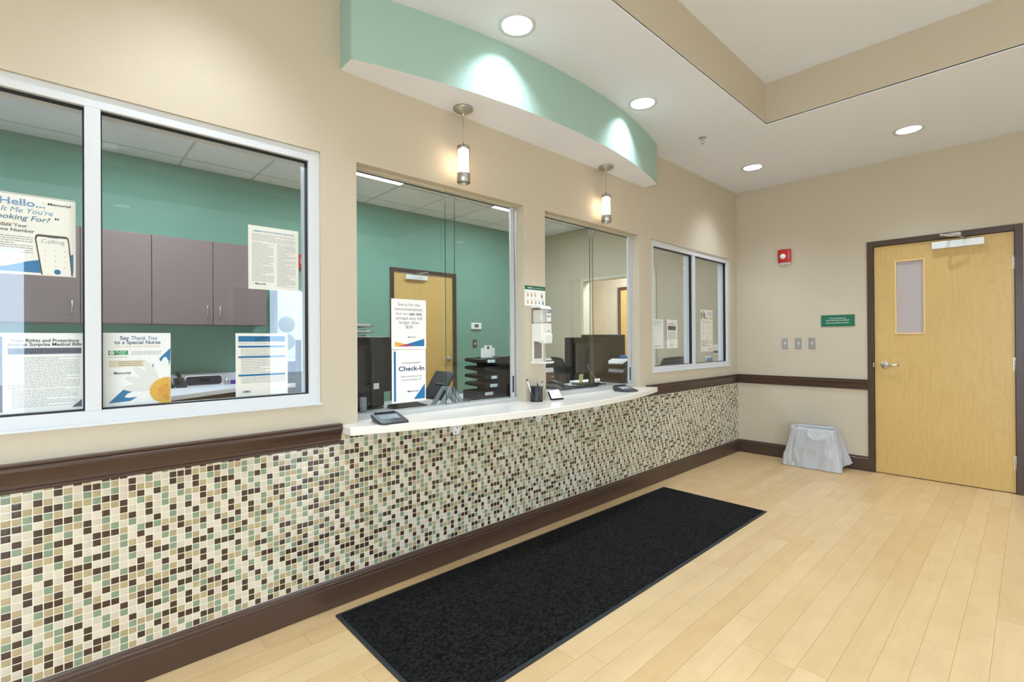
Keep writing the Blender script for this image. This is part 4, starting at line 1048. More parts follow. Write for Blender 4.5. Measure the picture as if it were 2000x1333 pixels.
for k in range(40):
    tt = R(92)+k/39*R(182); r0 = 0.255*(1+0.05*(-1)**k)
    pts.append((min(0.995, 0.965+1.16*r0*math.cos(tt)), 0.175+0.75*r0*math.sin(tt)))
s.poly(pts+[(0.995, 0.03), (0.995, 0.34)], M_GOLD, 2)
M_ORG = pbr('print_orange', (206, 104, 40), 0.6)
for k in range(150):
    tt = rd.uniform(R(90), R(270)); r0 = 0.17*math.sqrt(rd.random()); xx, yy = 0.985+1.1*r0*math.cos(tt), 0.155+0.7*r0*math.sin(tt)
    if xx < 0.98: s.disc(xx, yy, 0.006, M_ORG, 3, 6)
s.done('thank_a_nurse_poster', 'white poster with a printed daisy at the bottom of the large window', 'poster')
s = left_sheet(XG, 0.624, 1.508, 0.839, 1.792, M_CREAMP)
s.text('SUMMARY NOTICE OF PRIVACY PRACTICES', 0.5, 0.905, 0.026, M_LBLUE, 'C', w=0.82, bold=0.02)
s.lines(0.07, 0.88, 0.93, 0.76, 7, M_GREYINK, seed=21); s.lines(0.07, 0.745, 0.49, 0.12, 34, M_GREYINK, seed=22); s.lines(0.56, 0.745, 0.94, 0.06, 38, M_GREYINK, seed=23)
logo(s, 0.13, 0.075, 0.030, M_INK, 0.2)
s.done('privacy_notice', 'cream two-column notice high in the right pane of the large window', 'notice')
s = left_sheet(XG, 0.572, 1.034, 0.788, 1.311, M_CREAMP)
s.rect(0.05, 0.865, 0.95, 0.955, M_BLUE); s.lines(0.35, 0.945, 0.9, 0.875, 3, M_PAPER, h=0.3, seed=31)
s.lines(0.06, 0.85, 0.95, 0.82, 2, M_GREYINK, seed=32)
for (yy, yb) in ((0.77, 0.64), (0.605, 0.36), (0.315, 0.20)):
    s.rect(0.05, yy, 0.95, yy+0.032, M_BLUE); s.lines(0.10, yy-0.01, 0.95, yb, max(2, int((yy-yb)/0.026)), M_GREYINK, seed=int(yy*100))
s.text('CMS', 0.12, 0.055, 0.035, M_INKB, 'L', w=0.15, bold=0.02)
s.done('billing_rules_notice', 'cream notice with teal heading bars at the lower right of the large window', 'notice')

# ---- sheets in the far framed window
s = left_sheet(XG, 3.946, 1.190, 4.164, 1.464, M_PAPER)
s.lines(0.08, 0.93, 0.8, 0.86, 2, M_GREYINK, seed=41); s.lines(0.08, 0.84, 0.5, 0.78, 2, M_GREYINK, seed=42); logo(s, 0.30, 0.07, 0.035, M_INK, 0.4)
s.done('plain_notice', 'nearly blank white sheet at the left edge of the window by the far wall', 'notice')
s = left_sheet(XG, 4.212, 1.190, 4.424, 1.464, M_CREAMP)
s.rect(0.0, 0.02, 0.04, 0.96, M_INK); s.text('NOTICE', 0.52, 0.87, 0.03, M_RED, 'C', w=0.2); s.lines(0.18, 0.86, 0.86, 0.82, 1, M_INK, seed=51)
s.rect(0.16, 0.63, 0.86, 0.78, M_SLATE); s.lines(0.2, 0.76, 0.82, 0.65, 4, M_PAPER, h=0.25, seed=52); s.lines(0.2, 0.58, 0.82, 0.30, 9, M_GREYINK, seed=53); logo(s, 0.42, 0.09, 0.03, M_INK, 0.26)
s.done('slate_box_notice', 'cream notice with a slate box in the window by the far wall', 'notice')
s = left_sheet(XG, 4.914, 1.145, 5.194, 1.585, M_CREAMP)
s.rect(0, 0.79, 1, 1, M_PAPER); s.poly([(0.02, 0.78), (0.02, 0.94), (0.12, 0.92), (0.14, 0.78)], M_PGREEN, 2); s.poly([(0.16, 0.86), (0.18, 0.98), (0.24, 0.98), (0.26, 0.86), (0.22, 0.80)], pbr('print_rust', (176, 92, 70), 0.6), 3)
s.poly([(0.24, 0.79), (0.28, 0.93), (0.36, 0.93), (0.40, 0.79)], pbr('print_rust', (176, 92, 70), 0.6), 2); s.poly([(0.42, 0.78), (0.46, 0.83), (0.60, 0.78)], M_PGREEN, 2); s.poly([(0.58, 0.785), (0.80, 0.80), (1.0, 0.825), (1.0, 0.785)], M_GOLD, 3)
s.lines(0.55, 0.96, 0.95, 0.85, 3, M_SLATE, seed=61); s.lines(0.08, 0.76, 0.6, 0.74, 1, M_SLATE, seed=62); s.lines(0.08, 0.72, 0.9, 0.68, 2, M_GREYINK, seed=63)
for (a, b) in ((0.22, 0.6), (0.52, 0.6), (0.8, 0.6), (0.22, 0.46), (0.52, 0.46), (0.8, 0.46), (0.52, 0.34)):
    s.disc(a, b, 0.05, M_GREYINK, 1, 10); s.disc(a, b, 0.042, M_CREAMP, 2, 10); s.lines(a-0.08, b-0.03, a+0.08, b-0.06, 2, M_GREYINK, seed=int(a*10+b*90))
s.lines(0.06, 0.27, 0.94, 0.12, 6, M_SLATE, seed=65); s.rect(0.6, 0.04, 0.92, 0.07, M_GOLD, 1)
s.done('tall_info_poster', 'tall cream poster with coloured header in the window by the far wall', 'poster')
s = left_sheet(XG, 5.200, 1.110, 5.330, 1.215, M_PAPER)
s.rect(0.05, 0.1, 0.95, 0.4, M_SLATE); s.lines(0.05, 0.8, 0.9, 0.5, 2, M_GREYINK, seed=71)
s.done('small_card_notice', 'small white card with a dark band in the far right window pane', 'notice')

# ================================================================== INSIDE THE OFFICE
# work surface behind the sliding windows
wd = thing('office_work_surface', 'white office work surface right behind the sliding windows', 'desk', (-0.41, 2.6, 0.0))
MB().box(-0.70, -0.1205, 1.0, 4.30, 0.830, 0.866, M_DESK).build('desktop', wd, bevel=0.003)
for y in (1.0, 2.42, 4.27): MB().box(-0.66, -0.1205, y, y+0.03, 0, 0.830, M_CAB).build('end_panel', wd)
# angled counter on the green wall
wc = thing('office_side_counter', 'pale office counter with brown front below the wall cabinets', 'counter', (-2.6, 0.0, 0.0))
cp = [(-3.0995, -1.895), (-1.75, -1.895), (-1.75, 0.23), (-2.05, 0.63), (-2.46, 1.19), (-2.50, 1.30), (-2.50, 1.95), (-3.0995, 1.95)]
MB().prism(cp, 2, 0.842, 0.878, M_DESK).build('countertop', wc, bevel=0.003)
ci = [(a if a < -3.0 else a-0.035, b) for a, b in cp]
MB().prism(ci, 2, 0.0, 0.842, pbr('cabinet_brown', (86, 66, 56), 0.5)).build('cabinet_front', wc)
MB().box(-3.0995, -3.080, -1.89, 1.95, 0.878, 0.978, M_DESK).build('backsplash', wc)
# wall cabinets
def wallcab(y0, y1, label):
    t = thing('wall_cabinet', label, 'cabinet', (-2.93, (y0+y1)/2, 1.432), 'taupe wall cabinets in the office')
    MB().box(-3.0995, -2.772, y0+0.001, y1-0.001, 1.432, 2.186, M_CAB).build('cabinet_body', t)
    ym = (y0+y1)/2
    for (a, b, hy) in ((y0, ym, ym-0.05), (ym, y1, ym+0.05)):
        d = MB().box(-2.771, -2.752, a+0.002, b-0.002, 1.434, 2.184, M_CAB).build('cabinet_door', t, bevel=0.0015)
        x = -2.752
        MB().tube([(x, hy, 1.497), (x+0.022, hy, 1.500), (x+0.030, hy, 1.512), (x+0.030, hy, 1.588), (x+0.022, hy, 1.600), (x, hy, 1.603)], 0.0045, M_STEEL).build('handle', d)
wallcab(0.596, 1.492, 'taupe wall cabinet with two doors, rightmost on the green wall')
wallcab(-0.301, 0.595, 'taupe wall cabinet seen in both panes, second from the right on the green wall')
wallcab(-1.198, -0.302, 'taupe wall cabinet farthest left on the green wall')
# clock radio
t = thing('clock_radio', 'long black tabletop radio with silver rim on the office side counter', 'radio', (-2.90, 1.0, 0.878))
def stad(h, w2, r, n=10):
    p = []
    for (sx_, sy_, a0) in ((1, 1, 0), (-1, 1, 90), (-1, -1, 180), (1, -1, 270)):
        for k in range(n): a = R(a0+90*k/(n-1)); p.append((sx_*(w2-r)+r*math.cos(a), sy_*(h-r)+r*math.sin(a)))
    return p
MB().prism([(1.0+a, 0.925+b) for a, b in stad(0.046, 0.150, 0.030)], 0, -2.985, -2.905, M_WPL).build('silver_rim', t, bevel=0.003)
MB().prism([(1.0+a, 0.925+b) for a, b in stad(0.039, 0.142, 0.025)], 0, -2.905, -2.900, pbr('radio_front', (26, 26, 44), 0.4)).build('front_grille', t)
MB().box(-2.900, -2.898, 0.965, 1.04, 0.912, 0.944, M_SCREEN).build('display', t)
# desk things by the radio
t = thing('desk_phone', 'dark desk telephone left of the black radio on the side counter', 'telephone', (-2.86, 0.80, 0.878))
MB().prism([(-2.95, 0.8785), (-2.78, 0.8785), (-2.78, 0.895), (-2.93, 0.955), (-2.95, 0.955)], 1, 0.772, 0.850, M_DKGREY).build('phone_base', t, bevel=0.004)
MB().tube([(-2.95, 0.80, 0.985), (-2.91, 0.80, 1.000), (-2.85, 0.80, 0.975), (-2.80, 0.80, 0.935)], 0.016, M_BLACK, 10).build('handset', t)
t = thing('tape_dispenser', 'dark green tape dispenser beside the daisy poster on the side counter', 'tape dispenser', (-2.80, 0.70, 0.878))
MB().prism([(0.62, 0.8785), (0.755, 0.8785), (0.765, 0.90), (0.74, 0.915), (0.72, 0.985), (0.69, 1.00), (0.66, 0.93), (0.62, 0.91)], 0, -2.84, -2.77, pbr('bottle_green', (20, 62, 44), 0.3)).build('dispenser_body', t, bevel=0.006)
MB().lathe((-2.845, 0.692, 0.945), [(0.012, 0), (0.030, 0), (0.030, 0.02), (0.012, 0.02)], M_CLEAR, (1, 0, 0), 20).build('tape_roll', t)
for (y, m, lb) in ((1.185, M_GREY, 'small silver glass ornament right of the black radio'), (1.235, M_PURPLE, 'small purple box at the right of the silver ornament')):
    if m is M_GREY: tag(MB().lathe((-2.90, y, 0.8785), [(0.0, 0), (0.018, 0), (0.022, 0.02), (0.014, 0.035), (0.018, 0.052), (0.0, 0.055)], M_STEEL, seg=16).build('glass_ornament'), lb, 'ornament')
    else: tag(MB().box(-2.92, -2.88, y-0.018, y+0.024, 0.8785, 0.915, m).build('small_box', bevel=0.002), lb, 'box')
# white panel with two round openings on the green wall
t = thing('glove_dispenser', 'white wall panel with two round openings on the green wall, right of the cabinets', 'dispenser', (-3.05, 1.81, 1.10))
mb = MB(); yy0, yy1, zz0, zz1 = 1.665, 1.955, 1.06, 1.815
mb.box(-3.0995, -2.985, yy0, yy1, zz0, zz1, pbr('pale_blue_panel', (206, 216, 232), 0.4)).build('housing', t, bevel=0.004)
for z in (1.455, 1.275): MB().lathe((-2.985, 1.755, z), [(0.083, 0.0005), (0.080, 0.003), (0.0, 0.003)], pbr('opening_sage', (112, 128, 118), 0.5), (1, 0, 0), 40).build('round_opening', t)
# red alarm on the green wall
t = thing('wall_alarm', 'red alarm unit on the green office wall beside the large window edge', 'fire alarm', (-3.08, 1.955, 2.06))
MB().box(-3.0995, -3.05, 1.90, 2.00, 2.065, 2.215, M_RED).build('red_housing', t, bevel=0.004)
MB().box(-3.05, -3.03, 1.915, 1.985, 2.11, 2.165, pbr('strobe_lens', (236, 240, 240), 0.12, spec=0.9)).build('strobe_lens', t, bevel=0.006)
# desktop printer on the end of the side counter
t = thing('desktop_printer', 'dark navy printer on the right end of the side counter', 'printer', (-2.78, 1.75, 0.878))
M_NAVY = pbr('navy_plastic', (30, 38, 66), 0.4)
MB().box(-2.98, -2.60, 1.55, 1.94, 0.8785, 1.085, M_NAVY).build('printer_body', t, bevel=0.01)
MB().box(-2.62, -2.52, 1.60, 1.90, 0.93, 0.94, M_DKGREY).build('paper_tray', t)
MB().box(-2.90, -2.66, 1.60, 1.88, 1.086, 1.10, M_PAPER).build('paper_stack', t)
# thermostat and switch on the green wall
t = thing('thermostat', 'white thermostat on the green wall right of the office door', 'thermostat', (-3.09, 4.355, 1.437))
MB().box(-3.0995, -3.068, 4.268, 4.443, 1.437, 1.530, M_WPL).build('housing', t, bevel=0.01, seg=3)
MB().box(-3.0685, -3.0665, 4.315, 4.385, 1.462, 1.508, pbr('lcd', (84, 98, 90), 0.3)).build('display', t)
t = thing('office_switch', 'brown switch plate with white toggle below the thermostat', 'light switch', (-3.09, 4.34, 1.175))
MB().box(-3.0995, -3.094, 4.302, 4.376, 1.172, 1.290, pbr('switch_brown', (96, 70, 54), 0.5)).build('switch_plate', t, bevel=0.002)
MB().box(-3.094, -3.082, 4.331, 4.347, 1.220, 1.250, M_WPL).build('toggle', t, bevel=0.002)

# monitors
def monitor(name_lb, c, wdt, hgt, rz, zb, label, screen=M_SCREEN, dual=False, zt=0.866):
    """back of the screen faces local +x; c = (x, y) of the panel centre"""
    t = thing('computer_monitor', label, 'monitor', (c[0], c[1], zt))
    M_ = rot_about((c[0], c[1], 0), rz); x, y = c
    MB().box(x-0.012, x+0.012, y-wdt/2, y+wdt/2, zb, zb+hgt, M_BLACK).xf(M_).build('screen_housing', t, bevel=0.004)
    MB().box(x-0.0135, x-0.012, y-wdt/2+0.012, y+wdt/2-0.012, zb+0.018, zb+hgt-0.012, screen).xf(M_).build('screen', t)
    MB().box(x+0.012, x+0.036, y-wdt*0.32, y+wdt*0.32, zb+0.06, zb+hgt-0.05, M_DKGREY).xf(M_).build('rear_housing', t, bevel=0.012)
    MB().box(x+0.036, x+0.066, y-0.028, y+0.028, zt+0.012, zb+hgt*0.72, M_DKGREY).xf(M_).build('stand_column', t, bevel=0.003)
    MB().box(x-0.09, x+0.12, y-0.12, y+0.12, zt+0.0005, zt+0.012, M_BLACK).xf(M_).build('stand_base', t, bevel=0.004)
    return t
t = monitor('a', (-0.50, 1.33), 0.56, 0.345, 0, 0.955, 'dark monitor seen from behind left of the check-in sign')
MB().box(-0.435, -0.405, 1.385, 1.465, 0.88, 1.298, M_DKGREY).build('arm_post', t, bevel=0.003)
MB().box(-0.440, -0.415, 1.05, 1.385, 0.968, 1.008, M_DKGREY).build('arm_bar', t)
MB().box(-0.405, -0.403, 1.395, 1.430, 0.985, 1.02, M_PAPER).build('sticker', t)
t = monitor('b', (-0.50, 3.575), 0.55, 0.385, R(-6), 0.912, 'large dark monitor seen from behind in the right sliding window')
t = monitor('c', (-1.33, 4.95), 0.54, 0.33, R(137), 1.010, 'black monitor with its screen towards the window, behind the large dark one', zt=0.751)
# cables
def cable(pts, r, name, lb, m=M_BLACK2):
    P_ = [Vector(p) for p in pts]; out = []
    for i in range(len(P_)-1):
        p0, p1, p2, p3 = P_[max(i-1, 0)], P_[i], P_[i+1], P_[min(i+2, len(P_)-1)]
        for k in range(8):
            s_ = k/8; out.append(0.5*((2*p1)+(-p0+p2)*s_+(2*p0-5*p1+4*p2-p3)*s_**2+(-p0+3*p1-3*p2+p3)*s_**3))
    out.append(P_[-1]); return tag(MB().tube(out, r, m, 6).build(name), lb, 'cable')
cable([(-0.22, 1.16, 0.871), (-0.30, 1.24, 0.875), (-0.36, 1.33, 0.90), (-0.39, 1.36, 0.96), (-0.39, 1.37, 1.02)], 0.004, 'monitor_cable', 'black cable hanging behind the left monitor')
cable([(-0.155, 1.12, 0.871), (-0.17, 1.26, 0.872), (-0.15, 1.42, 0.873), (-0.19, 1.56, 0.871), (-0.16, 1.68, 0.872)], 0.0035, 'power_cable', 'black cable lying on the work surface below the left monitor')
cable([(-0.40, 1.27, 0.872), (-0.40, 1.25, 0.93), (-0.40, 1.30, 0.965), (-0.40, 1.34, 0.93), (-0.40, 1.32, 0.875)], 0.004, 'looped_cable', 'loop of black cable standing left of the monitor post')
cable([(-0.41, 3.46, 1.06), (-0.40, 3.50, 0.98), (-0.36, 3.56, 0.90), (-0.34, 3.60, 0.872)], 0.003, 'white_cable', 'pale cable hanging down the back of the large right monitor', M_GREY)
cable([(-0.22, 3.42, 0.871), (-0.24, 3.58, 0.873), (-0.20, 3.72, 0.872), (-0.22, 3.82, 0.871)], 0.003, 'grey_cable', 'grey cable curving over the work surface right of the large monitor', M_GREY)
tag(MB().box(-0.315, -0.285, 1.262, 1.292, 0.8665, 0.955, M_GREY).build('webcam_box', bevel=0.003), 'small upright grey box at the far left of the work surface', 'box')
# tall dark cabinet and letter trays behind the left monitor
t = thing('storage_cabinet', 'tall navy cabinet behind the left monitor in the office', 'cabinet', (-0.95, 1.45, 0))
MB().box(-1.15, -0.76, 1.20, 1.64, 0, 1.285, M_NAVY).build('cabinet_body', t, bevel=0.004)
MB().box(-0.759, -0.750, 1.205, 1.635, 0.66, 1.28, M_NAVY).build('drawer_front', t)
t = thing('letter_tray_stack', 'grey letter trays stacked on the navy cabinet, above the left monitor', 'letter tray', (-0.93, 1.42, 1.2855))
for k in range(3):
    z = 1.286+k*0.043
    mb = MB().box(-1.08, -0.78, 1.26, 1.60, z, z+0.005, M_GREY).box(-1.08, -0.78, 1.26, 1.264, z+0.005, z+0.030, M_GREY).box(-1.08, -1.076, 1.264, 1.60, z+0.005, z+0.040, M_GREY).box(-1.08, -0.90, 1.596, 1.60, z+0.005, z+0.030, M_GREY)
    mb.build('tray', t)
    MB().box(-1.06, -0.80, 1.28, 1.58, z+0.0055, z+0.022, M_PAPER).build('papers', t)
# keyboard / mouse mat edge
kb = thing('keyboard', 'dark keyboard on the work surface below the check-in sign', 'keyboard', (-0.30, 1.56, 0.866))
MB().prism([(-0.38, 0.8665), (-0.24, 0.8665), (-0.24, 0.875), (-0.38, 0.885)], 1, 1.47, 1.68, M_DKGREY).build('key_bed', kb, bevel=0.003)
mb = MB()
for i in range(5):
    for j in range(10): mb.box(-0.372+i*0.025, -0.352+i*0.025, 1.476+j*0.020, 1.492+j*0.020, 0.882-i*0.0019, 0.889-i*0.0019, M_BLACK)
mb.build('keys', kb)
# tablet on a grey stand
tb = thing('payment_tablet', 'black tablet on a grey folding stand behind the left sliding glass', 'tablet', (-0.27, 1.80, 0.866))
P0, Wv, Uv = Vector((-0.43, 1.745, 0.905)), Vector((0.21, 0.0, 0)), Vector((0, 0.115, 0.170))
Nv = Wv.cross(Uv).normalized()*0.014
v = [P0, P0+Wv, P0+Wv+Uv, P0+Uv]; v = v+[q-Nv for q in v]
MB().add(v, [(0,1,2,3),(7,6,5,4),(0,4,5,1),(1,5,6,2),(2,6,7,3),(3,7,4,0)], M_BLACK).build('tablet_body', tb, bevel=0.004)
for xx in (-0.255, -0.175):
    mb = MB().prism([(1.690, 0.8665), (1.715, 0.8665), (1.795, 0.955), (1.875, 0.8665), (1.900, 0.8665), (1.805, 0.985), (1.785, 0.985)], 0, xx, xx+0.022, M_GREY)
    mb.build('stand_leg', tb)
MB().box(-0.255, -0.153, 1.786, 1.806, 0.955, 0.985, M_GREY).build('stand_bar', tb, bevel=0.003)
MB().box(-0.36, -0.26, 1.80, 1.85, 0.95, 1.00, M_DKGREY).build('rear_mount', tb, bevel=0.006)
tag(MB().lathe((-0.295, 2.00, 0.8665), [(0.0, 0), (0.042, 0), (0.044, 0.006), (0.040, 0.013), (0.0, 0.015)], M_DKGREY, seg=28).build('charging_puck'), 'dark round puck on the work surface right of the tablet stand', 'puck')
# sorter with slanted shelves
fs_ = thing('file_sorter', 'black slanted file sorter with labelled shelves at the right of the left sliding window', 'file sorter', (-0.30, 2.28, 0.866))
mb = MB()
zs = [1.150, 1.095, 1.040, 0.985, 0.925]
for sidex in (-0.42, -0.200):
    mb2 = MB().box(sidex, sidex+0.004, 2.205, 2.50, 0.8665, 1.155, M_BLACK)
    for z in zs[:-1]: mb2.prism([(2.205, z-0.042), (2.205, z+0.002), (2.105, z+0.002), (2.092, z-0.006), (2.095, z-0.018)], 0, sidex, sidex+0.004, M_BLACK)
    mb2.box(sidex, sidex+0.004, 2.080, 2.205, 0.8665, 0.932, M_BLACK)
    mb2.build('side_panel', fs_)
for z in zs[:-1]: MB().box(-0.416, -0.200, 2.105, 2.50, z-0.008, z-0.004, M_BLACK).build('shelf', fs_)
MB().box(-0.416, -0.200, 2.080, 2.50, 0.8665, 0.872, M_BLACK).box(-0.416, -0.200, 2.080, 2.084, 0.872, 0.930, M_BLACK).build('bottom_bin', fs_)
MB().box(-0.416, -0.200, 2.496, 2.50, 0.872, 1.155, M_BLACK).build('back_panel', fs_)
for (i, y, w2) in ((0, 2.118, 0.055), (2, 2.152, 0.040), (3, 2.140, 0.055), (4, 2.095, 0.060)):
    z = zs[i]-(0.016 if i < 4 else 0.008)
    mb = MB().box(-0.1958, -0.1950, y-0.006, y+w2+0.012, z-0.010, z+0.010, M_LBLUE).box(-0.1950, -0.1944, y, y+w2, z-0.009, z+0.009, M_PAPER)
    mb.box(-0.1944, -0.1942, y+0.008, y+w2-0.008, z-0.003, z+0.003, M_GREYINK)
    mb.build('shelf_label', fs_)
t = thing('office_card_stand', 'white card stand on top of the black file sorter', 'card holder', (-0.24, 2.18, 1.155))
MB().box(-0.262, -0.258, 2.112, 2.235, 1.1555, 1.222, M_WPL).build('card', t); MB().box(-0.257, -0.254, 2.138, 2.205, 1.1555, 1.240, M_PAPER).build('cards_behind', t)
MB().lathe((-0.2535, 2.170, 1.224), [(0.011, 0), (0.0, 0.0006)], M_INK, (1, 0, 0), 16).build('printed_mark', t)
tag(MB().lathe((-0.235, 2.262, 1.1555), [(0.0, 0), (0.050, 0), (0.052, 0.006), (0.046, 0.009), (0.0, 0.010)], M_DKGREY, seg=30).build('round_dish'), 'dark round dish on the black file sorter', 'dish')

# right sliding window: phone, sticky notes, chairs, desk
t = thing('office_phone', 'flat black telephone on the work surface at the left of the right sliding window', 'telephone', (-0.38, 3.08, 0.866))
MB().prism([(-0.48, 0.8665), (-0.28, 0.8665), (-0.28, 0.882), (-0.48, 0.902)], 1, 2.98, 3.17, M_DKGREY).build('phone_base', t, bevel=0.004)
MB().tube([(-0.46, 3.00, 0.922), (-0.40, 3.00, 0.930), (-0.33, 3.00, 0.918), (-0.29, 3.00, 0.900)], 0.014, M_BLACK, 10).build('handset', t)
kb2 = thing('flat_keyboard', 'black keyboard on the work surface in front of the large right monitor', 'keyboard', (-0.32, 3.36, 0.866))
MB().box(-0.40, -0.27, 3.20, 3.44, 0.8665, 0.882, M_DKGREY).build('key_bed', kb2, bevel=0.003)
tag(MB().prism([(3.335, 0.90), (3.385, 0.905), (3.395, 0.975), (3.335, 0.972)], 0, -0.405, -0.4035, pbr('sticky_note', (196, 208, 150), 0.7)).build('sticky_note'), 'pale yellow sticky note low on the back of the large right monitor', 'note')

d2_ = thing('office_desk', 'white desk at the far end of the office with papers on it', 'desk', (-1.5, 5.1, 0))
MB().box(-1.95, -1.08, 4.80, 5.60, 0.720, 0.750, M_DESK).build('desktop', d2_, bevel=0.003)
for (x, y) in ((-1.92, 4.83), (-1.14, 4.83), (-1.92, 5.54), (-1.14, 5.54)): MB().box(x, x+0.03, y, y+0.03, 0, 0.72, M_DKGREY).build('leg', d2_)
fc = thing('file_cabinet', 'brown drawer cabinet with white top in the office corner', 'cabinet', (-2.7, 5.3, 0))
MB().box(-3.05, -2.45, 4.95, 5.64, 0.0, 0.815, pbr('cabinet_brown2', (112, 88, 74), 0.5)).build('cabinet_body', fc)
MB().box(-3.06, -2.43, 4.93, 5.65, 0.815, 0.845, M_DESK).build('cabinet_top', fc)
for z in (0.62, 0.42, 0.22):
    d = MB().box(-2.449, -2.436, 4.97, 5.62, z, z+0.18, pbr('cabinet_brown2', (112, 88, 74), 0.5)).build('drawer', fc)
    MB().tube([(-2.436, 5.20, z+0.13), (-2.412, 5.21, z+0.13), (-2.412, 5.37, z+0.13), (-2.436, 5.38, z+0.13)], 0.006, M_STEEL).build('handle', d)
mw = thing('small_microwave', 'white box with dark window on the drawer cabinet in the office corner', 'microwave', (-2.70, 5.28, 0.8455))
MB().box(-2.92, -2.52, 5.06, 5.50, 0.8455, 1.005, M_WPL).build('housing', mw, bevel=0.006); MB().box(-2.52, -2.515, 5.10, 5.36, 0.875, 0.98, M_DKGREY).build('dark_window', mw)

def task_chair(c, rz, zb, label, wdt=0.46, hgt=0.48):
    """faces local +x; zb = bottom of the backrest"""
    t = thing('task_chair', label, 'chair', (c[0], c[1], 0)); M_ = rot_about((c[0], c[1], 0), rz); x, y = c
    def bk(u, v_):
        a = (u-0.5)*2; w2 = wdt/2*(0.80+0.20*math.sin(math.pi*min(1, v_*1.05)))*(1-0.25*max(0, v_-0.8)**1.0)
        return M_ @ Vector((x-0.22-0.05*(1-a*a)-0.05*v_+0.03*math.sin(v_*3.1), y+a*w2, zb+v_*hgt-0.03*a*a*max(0, v_-0.6)))
    MB().grid(bk, 14, 14, M_DKGREY).build('mesh_back', t, solid=0.006, fix=False)
    edge = [bk(0, j/12) for j in range(13)]+[bk(i/12, 1) for i in range(1, 13)]+[bk(1, 1-j/12) for j in range(1, 13)]
    MB().tube(edge+[bk(0.5, 0)], 0.013, M_BLACK).build('back_frame', t)
    MB().prism([(x-0.20, 0.44), (x+0.24, 0.44), (x+0.26, 0.47), (x+0.22, 0.51), (x-0.20, 0.51)], 1, y-0.24, y+0.24, M_BLACK).xf(M_).build('seat', t, bevel=0.02, seg=3)
    MB().box(x-0.30, x-0.26, y-0.03, y+0.03, 0.44, zb+0.2, M_BLACK).box(x-0.28, x-0.10, y-0.03, y+0.03, 0.42, 0.44, M_BLACK).xf(M_).build('back_support', t)
    for s_ in (-1, 1):
        MB().tube([(x-0.18, y+s_*0.25, 0.46), (x-0.18, y+s_*0.30, 0.60), (x-0.12, y+s_*0.31, 0.69), (x+0.12, y+s_*0.31, 0.70)], 0.016, M_BLACK).xf(M_).build('armrest', t)
    MB().cyl((x, y, 0.10), (x, y, 0.44), 0.028, M_DKGREY).xf(M_).build('gas_lift', t)
    mb = MB()
    for k in range(5):
        a = 2*math.pi*k/5+0.3; e = Vector((x+0.30*math.cos(a), y+0.30*math.sin(a), 0.065))
        mb.tube([(x, y, 0.11), e], 0.02, M_BLACK)
    mb.xf(M_).build('base_star', t)
    for k in range(5):
        a = 2*math.pi*k/5+0.3; e = M_ @ Vector((x+0.30*math.cos(a), y+0.30*math.sin(a), 0.0305))
        MB().cyl((e.x-0.015, e.y, e.z), (e.x+0.015, e.y, e.z), 0.03, M_BLACK, seg=14).build('castor', t)
    return t
task_chair((-1.20, 4.33), R(60), 0.60, 'black mesh task chair left of the large monitor in the right sliding window', 0.44, 0.48)
task_chair((-0.52, 4.70), R(180), 0.62, 'dark mesh chair whose back shows low in the window by the far wall', 0.54, 0.465)
# papers and blue things behind the second monitor
tag(MB().box(-1.34, -1.14, 5.20, 5.46, 0.7505, 0.775, M_PAPER).build('paper_stack', bevel=0.001), 'stack of white papers on the far office desk', 'papers')
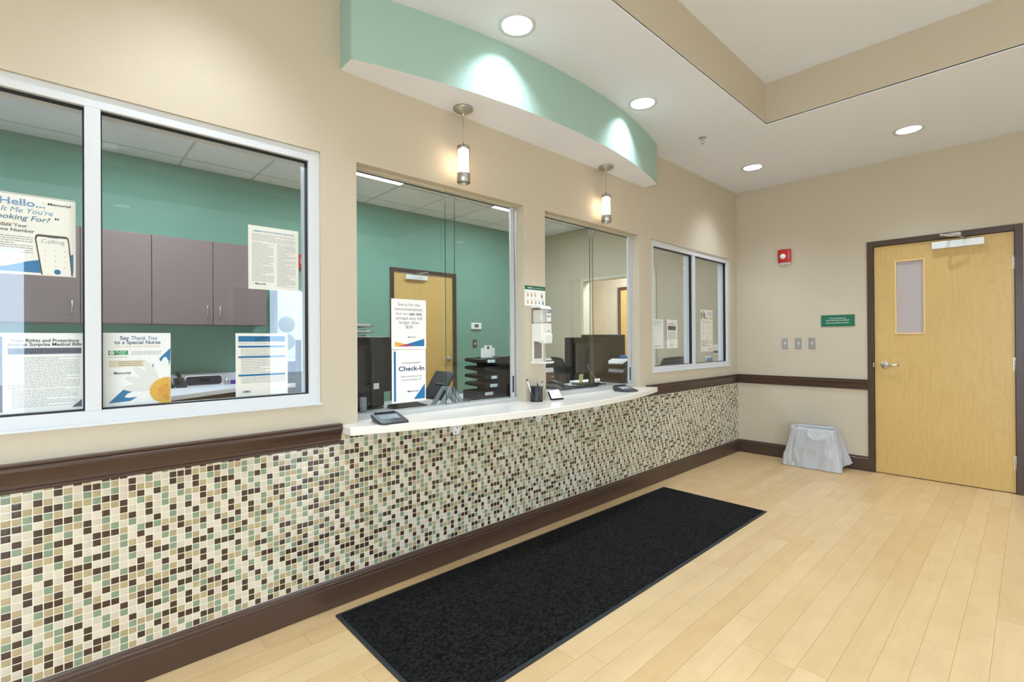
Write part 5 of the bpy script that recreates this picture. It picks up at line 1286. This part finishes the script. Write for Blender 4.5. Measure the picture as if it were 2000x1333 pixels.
# side table with leaflets behind the far window, chair in front of it
st_ = thing('leaflet_table', 'narrow white table with leaflets behind the window by the far wall', 'table', (-0.30, 5.33, 0))
MB().box(-0.50, -0.1205, 5.02, 5.66, 0.91, 0.94, M_DESK).build('tabletop', st_)
for (x, y) in ((-0.49, 5.03), (-0.15, 5.03), (-0.49, 5.63), (-0.15, 5.63)): MB().box(x, x+0.025, y, y+0.02, 0, 0.91, M_DESK).build('leg', st_)
def leaflet(y0, y1, x, z1, m, m2, lb):
    t = thing('leaflet_holder', lb, 'leaflet holder', (x, (y0+y1)/2, 0.94), 'leaflet holders behind the far window')
    MB().prism([(x, 0.9405), (x+0.05, 0.9405), (x+0.045, 0.99), (x-0.02, z1-0.02), (x-0.03, z1-0.02)], 1, y0, y1, M_CLEAR).build('clear_holder', t)
    MB().prism([(x+0.012, 0.945), (x+0.018, 0.945), (x-0.016, z1), (x-0.022, z1)], 1, y0+0.004, y1-0.004, m).build('leaflets', t)
    MB().prism([(x+0.0195, 0.95), (x+0.0205, 0.95), (x+0.002, z1-0.10 if z1 > 1.1 else z1-0.02), (x+0.001, z1-0.10 if z1 > 1.1 else z1-0.02)], 1, y0+0.008, y1-0.008, m2).build('cover_panel', t)
leaflet(5.10, 5.28, -0.30, 1.165, pbr('print_teal', (52, 142, 146), 0.5), M_CREAMP, 'teal and cream leaflets in a clear holder, left behind the far window')
leaflet(5.34, 5.48, -0.20, 1.085, M_PAPER, M_LBLUE, 'white leaflet with a blue square in the holder at the right')

sc_ = thing('desktop_scanner', 'black scanner with white sheets on top at the right of the right sliding window', 'scanner', (-0.42, 3.98, 0.866))
MB().prism([(3.86, 0.8665), (4.16, 0.8665), (4.18, 1.02), (4.10, 1.075), (3.93, 1.03), (3.86, 0.96)], 0, -0.58, -0.30, M_BLACK).build('scanner_body', sc_, bevel=0.012)
MB().prism([(3.90, 1.045), (4.02, 1.085), (4.02, 1.090), (3.90, 1.050)], 0, -0.54, -0.34, M_PAPER).build('sheets', sc_)
MB().tube([(-0.292, 3.90, 0.90), (-0.290, 3.94, 1.0), (-0.290, 4.05, 1.03), (-0.292, 4.14, 0.98), (-0.294, 4.15, 0.89)], 0.006, M_GREY).build('wire_arch', sc_)
tag(MB().box(-0.50, -0.40, 4.085, 4.15, 1.09, 1.118, pbr('bright_blue', (40, 120, 200), 0.4)).build('blue_box', bevel=0.003), 'small bright blue box on the black scanner', 'box')
